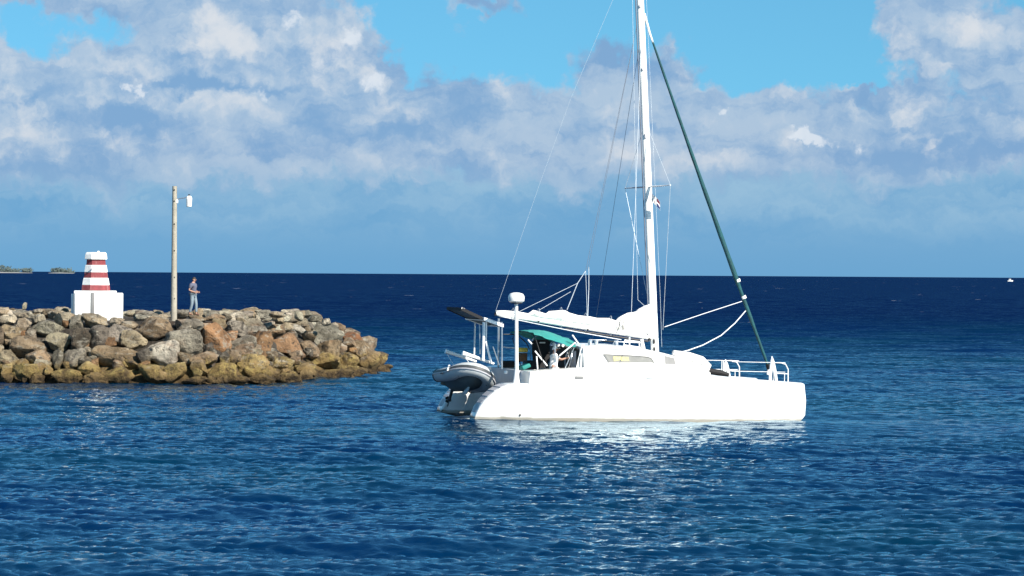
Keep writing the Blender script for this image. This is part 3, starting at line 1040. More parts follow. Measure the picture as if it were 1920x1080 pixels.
# ------------------------------------------------------------------ inflatable dinghy in the davits
def build_dinghy():
    d = empty('inflatable_dinghy')
    c = B(873, 712, -.1)
    loc = Matrix.Translation(c) @ Matrix.Rotation(R(-90), 4, 'Z') @ Matrix.Rotation(R(-17), 4, 'X') @ Matrix.Rotation(R(-4), 4, 'Y')
    d.matrix_world = BM @ loc
    tag(d, 'grey inflatable dinghy slung tilted from the davits behind the catamaran', 'dinghy')
    # x to the bow, y to its port side, z up
    hw, r = .62, .235
    path = []
    for x in (-1.55, -1.2, -.6, 0.0, .5):
        path.append((x, hw, 0 if x < 0 else .02 * x))
    for k in range(1, 12):
        q = math.pi / 2 - math.pi * k / 12
        path.append((.55 + .75 * math.cos(q), hw * math.sin(q), .02 + .26 * math.cos(q) ** 1.3))
    for x in (.5, 0.0, -.6, -1.2, -1.55):
        path.append((x, -hw, 0 if x < 0 else .02 * x))
    rad = [r * .35] + [r] * (len(path) - 2) + [r * .35]
    rad[1] = rad[-2] = r * .97
    tube_ = MB().tube(path, rad, 18).build('tube', HYPA, d, autos=60)
    # rubbing strake round the outside and a dark band above it
    out = []
    for i, p in enumerate(path):
        a, b = Vector(path[max(0, i - 1)]), Vector(path[min(len(path) - 1, i + 1)])
        t = (b - a).normalized()
        n = t.cross(Vector((0, 0, 1))).normalized() * -1
        rr = rad[i]
        out.append((Vector(p), n if n.dot(Vector(p)) > -9 else n, rr, t))
    def band(phi0, phi1, lift, name, mat):
        rings = []
        for (p, n, rr, t) in out[1:-1]:
            if n.dot(Vector((p.x - .2, p.y, 0))) < 0: n = -n
            up = Vector((0, 0, 1))
            ring = []
            K = 5
            for k in range(K):
                q = lerp(phi0, phi1, k / (K - 1))
                ring.append(p + (n * math.cos(q) + up * math.sin(q)) * (rr + lift))
            for k in range(K - 1, -1, -1):
                q = lerp(phi0, phi1, k / (K - 1))
                ring.append(p + (n * math.cos(q) + up * math.sin(q)) * (rr - .01))
            rings.append(ring)
        MB().loft(rings).build(name, mat, d, autos=60)
    band(R(-2), R(26), .012, 'dark_band', HYPD)
    band(R(-9), R(0), .03, 'rubbing_strake', STEP)
    for s in (1, -1):
        MB().tube([(-1.32, s * hw, 0), (-1.26, s * hw, 0)], r * 1.012, 18).build('tube_end_band', RUBBER, d)
    # rigid bottom
    rings = []
    for x, w, dp in ((-1.25, .50, -.34), (-.8, .52, -.36), (-.2, .52, -.37), (.4, .48, -.34), (.8, .38, -.22), (1.1, .2, -.02), (1.22, .05, .1)):
        z0 = -.02 + max(0, x) * .12
        rings.append([Vector((x, w, z0)), Vector((x, w * .98, lerp(z0, dp, .45))), Vector((x, w * .5, lerp(z0, dp, .85))), Vector((x, 0, dp - .04)),
                      Vector((x, -w * .5, lerp(z0, dp, .85))), Vector((x, -w * .98, lerp(z0, dp, .45))), Vector((x, -w, z0))])
    MB().loft(rings).build('bottom', GRP, d, autos=50)
    MB().tube([(.75, 0, -.30), (.62, 0, -.42), (.3, 0, -.45)], [.03, .05, .03], 8, flat=2.5).build('keel_guard', HYPA, d)
    MB().box((-1.26, 0, -.02), (.05, 1.0, .52)).build('transom', GRP, d, bevel=.01)
    MB().box((-.3, 0, .10), (.28, 1.05, .05)).build('thwart', HYPA, d, bevel=.015)
    # grab handles and valve
    for x, y, q in ((.95, .52, -35), (.1, .80, 0), (-.7, .80, 0), (.95, -.56, 35), (.1, -.86, 0)):
        rot = Matrix.Rotation(R(q), 3, 'Z')
        MB().box((x, y * 1.05, -.06), (.26, .03, .06), rot).build('grab_handle', HYPD, d, bevel=.012)
    MB().tube([(.35, -.76, .18), (.35, -.80, .26)], .04, 8).build('rope_cleat', SPAR, d)
    MB().box((.78, -.90, .07), (.10, .05, .14)).build('strap_buckle', SPAR, d, bevel=.01)
    # outboard motor tipped on the transom
    m = MB().tube([(-1.30, 0, .26), (-1.42, 0, .20), (-1.52, 0, .22)], [.12, .16, .13], 12, flat=1.4)
    m.build('outboard_cowl', RUBBER, d)
    MB().tube([(-1.42, 0, .1), (-1.40, 0, -.35), (-1.38, 0, -.72)], [.07, .055, .05], 8).build('outboard_leg', RUBBER, d)
    MB().tube([(-1.28, 0, -.66), (-1.50, 0, -.67), (-1.58, 0, -.67)], [.03, .055, .03], 8).build('outboard_gearcase', RUBBER, d)
    MB().box((-1.37, 0, -.82), (.12, .02, .2)).build('outboard_skeg', RUBBER, d, bevel=.005)
    for k in range(3):
        q = 2 * math.pi * k / 3 + .3
        MB().box((-1.56, math.cos(q) * .07, -.67 + math.sin(q) * .07), (.02, .08, .13), Matrix.Rotation(q, 3, 'X')).build('propeller_blade', RUBBER, d, smooth=False)
    # lifting bridle up to the davit arms
    inv = loc.inverted()
    for v, x in ((-1.15, .95), (1.25, -1.15)):
        p = B(867, 662, -1.15); p.y = v
        tip = inv @ p
        m = MB()
        m.tube([tip, Vector((x, 0, .25))], .011, 6)
        m.build('lifting_fall', ROPE, d)
    return d


build_dinghy()


# ------------------------------------------------------------------ courtesy flag under the spreader: white cross, blue and red quarters
def build_flag():
    f = empty('courtesy_flag')
    f.matrix_world = BM
    tag(f, 'small flag with white cross and blue and red quarters below the spreader', 'flag')
    blue = paint('flag_blue', (.01, .02, .10), .8, .1)
    red = paint('flag_red', (.12, .016, .03), .8, .1)
    # hoist on the flag halyard, cloth blowing off down and forward
    h0, h1 = B(1220, 359, -.5), B(1220, 374, -.5)
    fx = B(1238, 378, -.5) - h0
    dn = h1 - h0

    def cell(a0, a1, b0, b1, name, mat, off):
        m = MB()
        N = 5
        rings = []
        for i in range(N + 1):
            s = lerp(a0, a1, i / N)
            wav = .05 * math.sin(s * 7)
            p = h0 + fx * s + Vector((0, wav - off, -.03 * s))
            q0, q1 = p + dn * b0, p + dn * b1
            th = Vector((0, .006 + 2 * off, 0))
            rings.append([q0, q1, q1 + th, q0 + th])
        m.loft(rings)
        m.build(name, mat, f, smooth=False)
    cell(0, 1, 0, 1, 'cloth', SAIL, 0)
    cell(0.02, .40, .02, .40, 'blue_quarter', blue, .004)
    cell(.60, .98, .60, .98, 'blue_quarter', blue, .004)
    cell(.60, .98, .02, .40, 'red_quarter', red, .004)
    cell(0.02, .40, .60, .98, 'red_quarter', red, .004)
    MB().tube([h0 + Vector((0, 0, .25)), h1 + Vector((0, 0, -.2))], .006, 5).build('flag_halyard', ROPE, f)


build_flag()


# ------------------------------------------------------------------ people
def skin_mesh(name, verts, edges, radii, mat, parent, root=0, sub=2):
    me = bpy.data.meshes.new(name)
    me.from_pydata([tuple(v) for v in verts], edges, [])
    o = obj(name, me, mat, parent)
    o.modifiers.new('Skin', 'SKIN')
    for i, sv in enumerate(me.skin_vertices[0].data):
        r = radii[i]
        sv.radius = r if isinstance(r, tuple) else (r, r)
        sv.use_root = (i == root)
    s = o.modifiers.new('Subdivision', 'SUBSURF')
    s.levels = s.render_levels = sub
    o.modifiers['Skin'].use_smooth_shade = True
    return o


class Chain:
    def __init__(self):
        self.v, self.e, self.r = [], [], []

    def pt(self, p, r, prev=None):
        self.v.append(Vector(p)); self.r.append(r)
        if prev is not None: self.e.append((prev, len(self.v) - 1))
        return len(self.v) - 1

    def run(self, pts, prev=None):
        for p, r in pts:
            prev = self.pt(p, r, prev)
        return prev


def hand(ch, wrist, palm_dir, curl_dir, prev, s=1.0):
    """A palm with four bent fingers of different length and a thumb from its side."""
    d, c = Vector(palm_dir).normalized(), Vector(curl_dir).normalized()
    side = d.cross(c).normalized()
    w = Vector(wrist)
    palm = ch.pt(w + d * .05 * s, (.026 * s, .036 * s), prev)
    k = ch.pt(w + d * .085 * s, (.020 * s, .036 * s), palm)
    for j, ln in ((-1.5, .062), (-.5, .074), (.5, .07), (1.5, .055)):
        b = w + d * .09 * s + side * j * .019 * s
        a = ch.pt(b, .0085 * s, k)
        a = ch.pt(b + (d * .8 + c * .5) * ln * .5 * s, .008 * s, a)
        ch.pt(b + (d * .9 + c * 1.6) * ln * .55 * s, .007 * s, a)
    t = w + d * .03 * s - side * .034 * s
    a = ch.pt(t, .010 * s, palm)
    ch.pt(t - side * .02 * s + d * .035 * s + c * .02 * s, .009 * s, a)


def make_person(name, label, J, M, mats, bare_legs=False, cap=False):
    """J: joints in the person's own space, x = the way they face, z up, feet at 0."""
    root = empty(name)
    root.matrix_world = M
    tag(root, label, 'person')
    shirt, trous, shoe = mats
    V = {k: Vector(v) for k, v in J.items()}
    c = Chain()
    pel = c.pt(V['pelvis'], (.105, .13))
    ch = c.run([(V['pelvis'].lerp(V['chest'], .5), (.095, .125)), (V['chest'], (.085, .12)), (V['neckb'], (.05, .07))], pel)
    nk = c.run([(V['neckb'].lerp(V['head'], .42), .052), (V['head'] + Vector((.01, 0, -.055)), (.068, .06)), (V['head'] + Vector((.005, 0, .03)), (.088, .072)), (V['head'] + Vector((-.005, 0, .095)), (.06, .052))], ch)
    for s in ('l', 'r'):
        a = c.run([(V['sh' + s], .042), (V['sh' + s].lerp(V['el' + s], .5), .044), (V['el' + s], .039), (V['el' + s].lerp(V['wr' + s], .4), .037), (V['wr' + s], .026)], ch - 0)
        hand(c, V['wr' + s], V['hd' + s], V['cu' + s], a)
        c.run([(V['hip' + s], .088), (V['hip' + s].lerp(V['kn' + s], .5), .078), (V['kn' + s], .054), (V['kn' + s].lerp(V['an' + s], .35), .054), (V['an' + s], .036), (V['an' + s] + Vector((.03, 0, -.05)), .035), (V['an' + s] + Vector((.13, 0, -.06)), .03)], pel)
    skin_mesh('body', c.v, c.e, c.r, SKIN, root)
    # face
    h = V['head']
    MB().tube([h + Vector((.085, 0, .02)), h + Vector((.108, 0, -.015)), h + Vector((.088, 0, -.022))], [.010, .016, .010], 8).build('nose', SKIN, root)
    for s in (-1, 1):
        MB().tube([h + Vector((.070, s * .030, .022)), h + Vector((.086, s * .030, .022))], .011, 8).build('eye', RUBBER, root)
        MB().tube([h + Vector((.0, s * .068, -.02)), h + Vector((-.012, s * .080, .01)), h + Vector((0, s * .078, .035))], [.012, .018, .01], 8).build('ear', SKIN, root)
    MB().tube([h + Vector((.078, -.022, -.052)), h + Vector((.084, 0, -.053)), h + Vector((.078, .022, -.052))], .006, 6).build('mouth', WOODB, root)
    # hair or cap
    rings = []
    for i in range(7):
        q = R(90) * i / 6
        r = math.cos(q)
        rings.append([h + Vector((-.012 + math.cos(a) * .098 * r, math.sin(a) * .086 * r, .030 + .098 * math.sin(q) - (0.055 * max(0, -math.cos(a)) * (1 - i / 6)))) for a in (2 * math.pi * k / 18 for k in range(18))])
    MB().loft(rings).build('cap' if cap else 'hair', SAIL if cap else HAIR, root)
    if cap:
        m = MB()
        m.box(h + Vector((.125, 0, .045)), (.10, .13, .012), Matrix.Rotation(R(12), 3, 'Y'))
        m.build('cap_peak', SAIL, root, bevel=.004)
    # shirt
    c = Chain()
    pel = c.pt(V['pelvis'] + Vector((0, 0, .0)), (.125, .152))
    ch = c.run([(V['pelvis'].lerp(V['chest'], .5), (.118, .148)), (V['chest'], (.122, .172)), (V['neckb'] + Vector((0, 0, .0)), (.105, .15))], pel)
    for s in ('l', 'r'):
        c.run([(V['sh' + s] + Vector((0, 0, .015)), .105), (V['sh' + s].lerp(V['el' + s], .45), .072), (V['sh' + s].lerp(V['el' + s], .72), .066)], ch)
    skin_mesh('shirt', c.v, c.e, c.r, shirt, root)
    # trousers
    c = Chain()
    pel = c.pt(V['pelvis'] + Vector((0, 0, .03)), (.122, .145))
    for s in ('l', 'r'):
        k = .92 if not bare_legs else .0
        pts = [(V['hip' + s], .102), (V['hip' + s].lerp(V['kn' + s], .5), .094), (V['kn' + s], .074)]
        if not bare_legs:
            pts += [(V['kn' + s].lerp(V['an' + s], .45), .068), (V['kn' + s].lerp(V['an' + s], .93), .060)]
        c.run(pts, pel)
    skin_mesh('trousers', c.v, c.e, c.r, trous, root)
    for s in ('l', 'r'):
        a = V['an' + s]
        skin_mesh('shoe', [a + Vector((-.03, 0, -.05)), a + Vector((.05, 0, -.055)), a + Vector((.17, 0, -.065))], [(0, 1), (1, 2)], [.045, (.045, .042), (.034, .045)], shoe, root, 1)
    return root


NAVY = paint('blue_grey_cotton', (.10, .105, .15), .85, .12, 8, bump=.004, bscale=18)
DENIM = paint('pale_denim', (.18, .23, .27), .85, .10, 10, bump=.004, bscale=22)
SHOE = paint('brown_leather', (.22, .12, .08), .6, .2, 8)
WHITEC = paint('white_cotton', (.80, .79, .77), .85, .04, 8, bump=.006, bscale=18)

# ------------------------------------------------------------------ the breakwater
OUTLINE = [(-75, 129.0), (-45, 130.2), (-22, 130.8), (-16.5, 130.3), (-12.8, 130.3), (-9.6, 134.8), (-7.3, 143.5), (-6.1, 152), (-6.4, 157), (-9, 162), (-16, 165), (-30, 165), (-75, 163)]
CREST = 2.86


def inside_distance(x, y):
    best, ins = 1e9, False
    n = len(OUTLINE)
    for i in range(n):
        (x0, y0), (x1, y1) = OUTLINE[i], OUTLINE[(i + 1) % n]
        dx, dy = x1 - x0, y1 - y0
        t = max(0, min(1, ((x - x0) * dx + (y - y0) * dy) / (dx * dx + dy * dy)))
        best = min(best, math.hypot(x - x0 - t * dx, y - y0 - t * dy))
        if (y0 > y) != (y1 > y) and x < x0 + (y - y0) / (y1 - y0) * dx:
            ins = not ins
    return best if ins else -best


def mound(x, y):
    d = inside_distance(x, y)
    if d < 0: return d * .8
    return min(CREST, d * .80) if d * .8 < CREST - .25 else min(CREST, CREST - .25 + (d - (CREST - .25) / .8) * .35)


def hit_mound(px, py):
    d = ray(px, py)
    Y = 126.0
    while Y < 166:
        p = at(px, py, Y)
        if mound(p.x, p.y) > p.z: return p
        Y += .1
    return None


def rock_material():
    m, nt, b = material('weathered_rock')
    info = nt.nodes.new('ShaderNodeObjectInfo')
    tc = nt.nodes.new('ShaderNodeTexCoord')
    geo = nt.nodes.new('ShaderNodeNewGeometry')
    pos = S(nt, geo.outputs['Position'])
    rnd = S(nt, info.outputs['Random'])
    off = nt.nodes.new('ShaderNodeCombineXYZ')
    nt.links.new((rnd * 37.0).s, off.inputs[0])
    p = vmath(nt, 'ADD', pos, S(nt, off.outputs[0]))
    base = S(nt, info.outputs['Color'])
    n1 = noise(nt, p, 1.1, 6, .65)
    n2 = noise(nt, p, 3.4, 7, .72)
    n3 = noise(nt, vmath(nt, 'MULTIPLY', p, (1, 1, 2.6)), 1.8, 6, .65)
    n4 = noise(nt, p, 9.0, 4, .7)
    c = mixc(nt, n1.step(.32, .68), mixc(nt, 1.0, base, (.50, .47, .44, 1), 'MULTIPLY'), mixc(nt, 1.0, base, (1.35, 1.32, 1.25, 1), 'MULTIPLY'))
    c = mixc(nt, n3.step(.52, .66) * .75, c, (.37, .335, .27, 1))        # pale crust
    rust = noise(nt, p, .7, 5, .65)
    c = mixc(nt, rust.step(.56, .72) * .5, c, (.25, .115, .05, 1))
    c = mixc(nt, n2.step(.52, .64) * .8, c, (.045, .040, .035, 1))        # black lichen and pits
    c = mixc(nt, n4.step(.56, .70) * .5, c, (.05, .045, .04, 1))
    # tide zone: yellow weed in patches, below it dark wet weed at the waterline
    sep = nt.nodes.new('ShaderNodeSeparateXYZ')
    nt.links.new(pos.s, sep.inputs[0])
    z = S(nt, sep.outputs[2]) + (rust - .5) * 2.4 + (n2 - .5) * .8
    weed = mixc(nt, n2.step(.36, .60), (.40, .30, .10, 1), (.08, .05, .02, 1))
    weed = mixc(nt, n1.step(.40, .62), weed, (.22, .145, .055, 1))
    c = mixc(nt, z.step(.55, 1.15, .85, 0.0), c, weed)
    z2 = S(nt, sep.outputs[2]) + (n1 - .5) * .5 + (n2 - .5) * .3
    wet = mixc(nt, n2.step(.4, .62), (.10, .065, .03, 1), (.022, .015, .010, 1))
    c = mixc(nt, z2.step(.18, .56, .95, 0.0), c, wet)
    nt.links.new(c.s, b.inputs['Base Color'])
    b.inputs['Roughness'].default_value = .85
    b.inputs['Specular IOR Level'].default_value = .25
    bp = nt.nodes.new('ShaderNodeBump')
    bp.inputs['Strength'].default_value = 1.0
    bp.inputs['Distance'].default_value = .35
    nt.links.new((n2 * -.8 + n1 * .5 + n4 * -.3).s, bp.inputs['Height'])
    nt.links.new(bp.outputs[0], b.inputs['Normal'])
    return m


ROCK = rock_material()


def rock_mesh(seed, sub=4):
    """A quarried boulder: a rounded block cut by random planes, then roughened."""
    rnd = random.Random(seed)
    bm = bmesh.new()
    bmesh.ops.create_icosphere(bm, subdivisions=sub, radius=1.0)
    cuts = []
    for _ in range(rnd.randint(9, 14)):
        n = Vector((rnd.gauss(0, 1), rnd.gauss(0, 1), rnd.gauss(0, 1))).normalized()
        cuts.append((n, rnd.uniform(.60, .90)))
    e = rnd.uniform(2.6, 4.5)
    o = Vector((rnd.uniform(-50, 50),) * 3)
    for v in bm.verts:
        p = v.co.normalized()
        p = p / ((abs(p.x) ** e + abs(p.y) ** e + abs(p.z) ** e) ** (1 / e))
        for n, d in cuts:
            k = p.dot(n) - d
            if k > 0: p -= n * k * .97
        p *= 1 + .13 * mnoise.fractal(p * 1.2 + o, .8, 2.1, 3) + .10 * (mnoise.ridged_multi_fractal(p * 2.3 + o, .9, 2.2, 4, 1.0, 2.0) - 1.0) * .5 + .05 * mnoise.fractal(p * 6 + o, .6, 2.1, 3)
        v.co = p
    me = bpy.data.meshes.new('boulder')
    bm.to_mesh(me)
    bm.free()
    mx = [max(abs(v.co[i]) for v in me.vertices) for i in range(3)]
    for v in me.vertices:
        v.co = Vector((v.co[i] / mx[i] for i in range(3)))
    me.polygons.foreach_set('use_smooth', [True] * len(me.polygons))
    me.set_sharp_from_angle(angle=R(48))
    me.materials.append(ROCK)
    return me


COLS = dict(g=(0.260, 0.234, 0.191), t=(0.353, 0.297, 0.217), b=(0.245, 0.181, 0.119), o=(0.275, 0.161, 0.088), p=(0.422, 0.383, 0.310), d=(0.117, 0.101, 0.083), y=(0.314, 0.241, 0.114), r=(0.245, 0.116, 0.062))  # the dark tone also paints shadow in gaps between boulders
# boulders one can tell apart: left, top, right, bottom in the view (1920 wide), colour
ROCKS = [
    (17, 632, 89, 671, 'b'), (89, 625, 132, 660, 't'), (55, 602, 111, 631, 'g'), (0, 612, 39, 646, 'b'), (100, 586, 139, 612, 't'), (130, 591, 156, 618, 'g'),
    (153, 590, 203, 615, 't'), (165, 612, 204, 658, 'd'), (203, 612, 258, 651, 'g'), (228, 599, 256, 615, 't'), (258, 597, 325, 639, 'b'), (328, 598, 378, 625, 'g'),
    (308, 618, 382, 665, 'g'), (371, 604, 428, 660, 'o'), (275, 636, 331, 685, 'p'), (172, 651, 267, 692, 'b'), (352, 660, 414, 686, 'b'), (0, 657, 31, 688, 't'),
    (44, 655, 97, 688, 'b'), (96, 656, 120, 692, 'd'), (119, 654, 158, 693, 'g'), (130, 617, 172, 670, 'd'), (30, 595, 58, 618, 't'), (0, 591, 28, 612, 'p'),
    (58, 590, 83, 607, 't'), (83, 580, 117, 596, 'p'), (228, 620, 272, 654, 't'),
    (19, 680, 82, 718, 'y'), (0, 682, 28, 706, 'y'), (83, 684, 97, 706, 'y'), (94, 691, 156, 719, 'y'), (144, 677, 186, 704, 'y'), (155, 698, 206, 721, 'b'), (189, 687, 258, 721, 'y'),
    (261, 683, 308, 721, 'y'), (305, 679, 353, 715, 'y'), (353, 670, 389, 707, 'b'), (0, 702, 20, 720, 'b'),
    (423, 602, 463, 633, 'g'), (428, 631, 477, 660, 'g'), (470, 623, 506, 682, 'o'), (423, 653, 453, 678, 'b'), (452, 598, 492, 624, 'g'), (492, 609, 534, 633, 'b'),
    (492, 588, 543, 607, 'p'), (497, 627, 510, 640, 'p'), (506, 627, 570, 673, 'o'), (534, 618, 559, 642, 'd'), (557, 600, 639, 656, 'g'), (612, 627, 641, 664, 'b'),
    (639, 624, 679, 660, 'r'), (583, 660, 637, 693, 'y'), (637, 662, 672, 691, 'y'), (668, 669, 708, 698, 'b'), (704, 684, 735, 697, 'd'), (439, 662, 506, 709, 'y'),
    (383, 680, 443, 720, 'y'), (506, 667, 550, 693, 'y'), (546, 676, 592, 711, 'b'), (510, 698, 570, 720, 'b'), (590, 689, 666, 716, 'b'), (661, 689, 706, 707, 'b'),
    (570, 653, 586, 671, 'd'), (381, 589, 423, 604, 'b'), (432, 593, 461, 603, 'p'), (543, 598, 575, 616, 't'), (574, 600, 603, 620, 't'), (601, 607, 634, 629, 'p'),
    (628, 620, 646, 631, 'p'), (355, 592, 384, 606, 'b'), (250, 590, 290, 600, 'p'), (278, 594, 317, 604, 'p'), (205, 596, 232, 612, 't'), (140, 668, 176, 682, 'd'),
    (255, 652, 280, 690, 'd'), (410, 655, 430, 690, 'd'), (440, 640, 474, 668, 'b'), (480, 682, 512, 716, 'b'), (340, 706, 392, 722, 'b'), (420, 704, 470, 722, 'b'), (455, 700, 520, 722, 'd'),
    (690, 685, 733, 701, 'b'), (655, 640, 694, 676, 'b'), (668, 655, 712, 684, 'b'), (560, 640, 600, 672, 'b'), (596, 640, 640, 676, 'b'), (380, 640, 400, 668, 'd'), (500, 640, 516, 690, 'd'), (628, 684, 690, 712, 'b'), (700, 686, 726, 700, 'b'),
    (460, 612, 500, 634, 'g'), (520, 606, 560, 626, 't'), (640, 634, 668, 652, 'b')]


def build_breakwater():
    bw = empty('breakwater', (-22, 136, 0))
    tag(bw, 'rubble breakwater of big grey, tan and rust boulders with yellow weed at its foot', 'breakwater')
    inv = Matrix.Translation((22, -136, 0))
    rnd = random.Random(21)

    def place(c, half, yaw, color, me):
        o = bpy.data.objects.new('boulder', me)
        col.objects.link(o)
        o.parent = bw
        o.matrix_world = Matrix.Translation(c) @ Matrix.Rotation(yaw, 4, 'Z') @ Matrix.Rotation(rnd.uniform(-.16, .16), 4, 'Y') @ Matrix.Diagonal((half[0], half[1], half[2], 1))
        cc = COLS[color]
        k = rnd.uniform(.85, 1.15)
        o.color = (cc[0] * k * rnd.uniform(.95, 1.05), cc[1] * k, cc[2] * k * rnd.uniform(.93, 1.05), 1)
        return o
    bw_mat = bw.matrix_world
    count = 0
    bpy.context.view_layer.update()
    for i, (x0, y0, x1, y1, cc) in enumerate(ROCKS):
        p = hit_mound((x0 + x1) / 2, (y0 + y1) / 2)
        if p is None:
            p = at((x0 + x1) / 2, (y0 + y1) / 2, 138)
        s = p.y / F_PX
        k = 1.03 if y1 > 700 else 1.17
        hw, hh = (x1 - x0) * s / 2 * k, (y1 - y0) * s / 2 * (k + .03)
        hd = max(.35, (hw + hh) * .5 * rnd.uniform(.8, 1.1))
        c = p + Vector((0, hd * .55, -hh * .05))
        place(c, (hw, hd, hh), rnd.uniform(-.22, .22), cc, rock_mesh(100 + i))
        count += 1
    # smaller stones along the crest, and the continuation out of the picture
    lib = [rock_mesh(900 + k, 3) for k in range(14)]
    for k in range(120):
        px = rnd.uniform(-60, 600)
        Y = rnd.uniform(135.5, 144.0) + max(0, px - 400) * .04
        X = (px - 960) / F_PX * Y
        z = mound(X, Y)
        if inside_distance(X, Y) < 2.6: continue
        s = rnd.uniform(.18, .42)
        # keep the foot of the beacon, the pole and the person clear
        if any(abs(px - q) < w for q, w in ((182, 55), (326, 12), (362, 14))) and Y < 140.5: continue
        place(Vector((X, Y, z + s * .15)), (s * rnd.uniform(1, 1.7), s * 1.2, s * rnd.uniform(.5, .85)), rnd.uniform(0, 3), rnd.choice('pttpg'), rnd.choice(lib))
        count += 1
    # small stones wedged between the big ones on the face
    for k in range(95):
        px, py = rnd.uniform(-20, 690), rnd.uniform(604, 716)
        p = hit_mound(px, py)
        if p is None or p.z < .1: continue
        s = rnd.uniform(.16, .34)
        place(p + Vector((0, .35, 0)), (s * rnd.uniform(1, 1.6), s, s), rnd.uniform(0, 3), rnd.choice('gtbbod'), rnd.choice(lib))
        count += 1
    # single stones sticking up on the skyline
    for px, py, w, h, cc in ((45, 574, 10, 12, 'p'), (559, 592, 17, 18, 'p'), (483, 599, 12, 14, 'p'), (371, 588, 18, 16, 't'), (22, 582, 14, 8, 't'), (70, 583, 20, 8, 'g'), (296, 586, 22, 8, 't'), (520, 591, 26, 10, 't'),
                             (440, 588, 30, 10, 't'), (410, 588, 24, 9, 'p'), (590, 598, 26, 12, 'g'), (612, 604, 20, 12, 'p'), (122, 583, 20, 10, 't'), (242, 589, 26, 9, 'p')):
        Y = 139.5 + (4 if px > 540 else 0)
        c = at(px, py, Y)
        s = Y / F_PX / 2
        place(c, (w * s, w * s, h * s * 1.3), rnd.uniform(0, 3), cc, rnd.choice(lib))
        count += 1
    # rest of the mound, beyond the left of the view and round the back of its head
    m = MB()
    def heap(c, half, yaw, me):
        T = Matrix.Translation(c) @ Matrix.Rotation(yaw, 4, 'Z') @ Matrix.Diagonal((half[0], half[1], half[2], 1))
        m.add([T @ v.co for v in me.vertices], [tuple(p.vertices) for p in me.polygons])
    low = [rock_mesh(970 + k, 2) for k in range(8)]
    for k in range(60):
        X, Y = rnd.uniform(-44, -22.8), rnd.uniform(130.5, 134.8)
        s = rnd.uniform(.35, .8)
        heap(Vector((X, Y + .3, mound(X, Y))), (s * 1.2, s, s * .8), rnd.uniform(0, 3), rnd.choice(low))
    for k in range(40):
        i = rnd.uniform(0, 1)
        X, Y = lerp(-6.4, -12, i) - rnd.uniform(0, 1.5), lerp(157, 164, i) - rnd.uniform(0, 2)
        s = rnd.uniform(.4, .8)
        heap(Vector((X, Y, mound(X, Y))), (s * 1.2, s, s * .8), rnd.uniform(0, 3), rnd.choice(low))
    rest = m.build('outlying_boulders', ROCK)
    rest.parent = bw
    rest.matrix_parent_inverse = Matrix.Translation((22, -136, 0))
    rest.color = (.24, .19, .14, 1)
    rest['kind'] = 'stuff'
    # rubble core; its near-black colour paints the shade in gaps between the boulders
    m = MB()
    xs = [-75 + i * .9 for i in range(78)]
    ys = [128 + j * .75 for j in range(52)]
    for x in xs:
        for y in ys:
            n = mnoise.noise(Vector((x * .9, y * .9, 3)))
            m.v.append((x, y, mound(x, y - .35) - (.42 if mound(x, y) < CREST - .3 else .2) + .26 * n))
    ny = len(ys)
    for i in range(len(xs) - 1):
        for j in range(ny - 1):
            m.f.append((i * ny + j, (i + 1) * ny + j, (i + 1) * ny + j + 1, i * ny + j + 1))
    core = m.build('rubble_core', ROCK)
    core.parent = bw
    core.matrix_parent_inverse = Matrix.Translation((22, -136, 0))
    core['kind'] = 'stuff'
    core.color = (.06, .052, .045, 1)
    print('boulders', count)


build_breakwater()


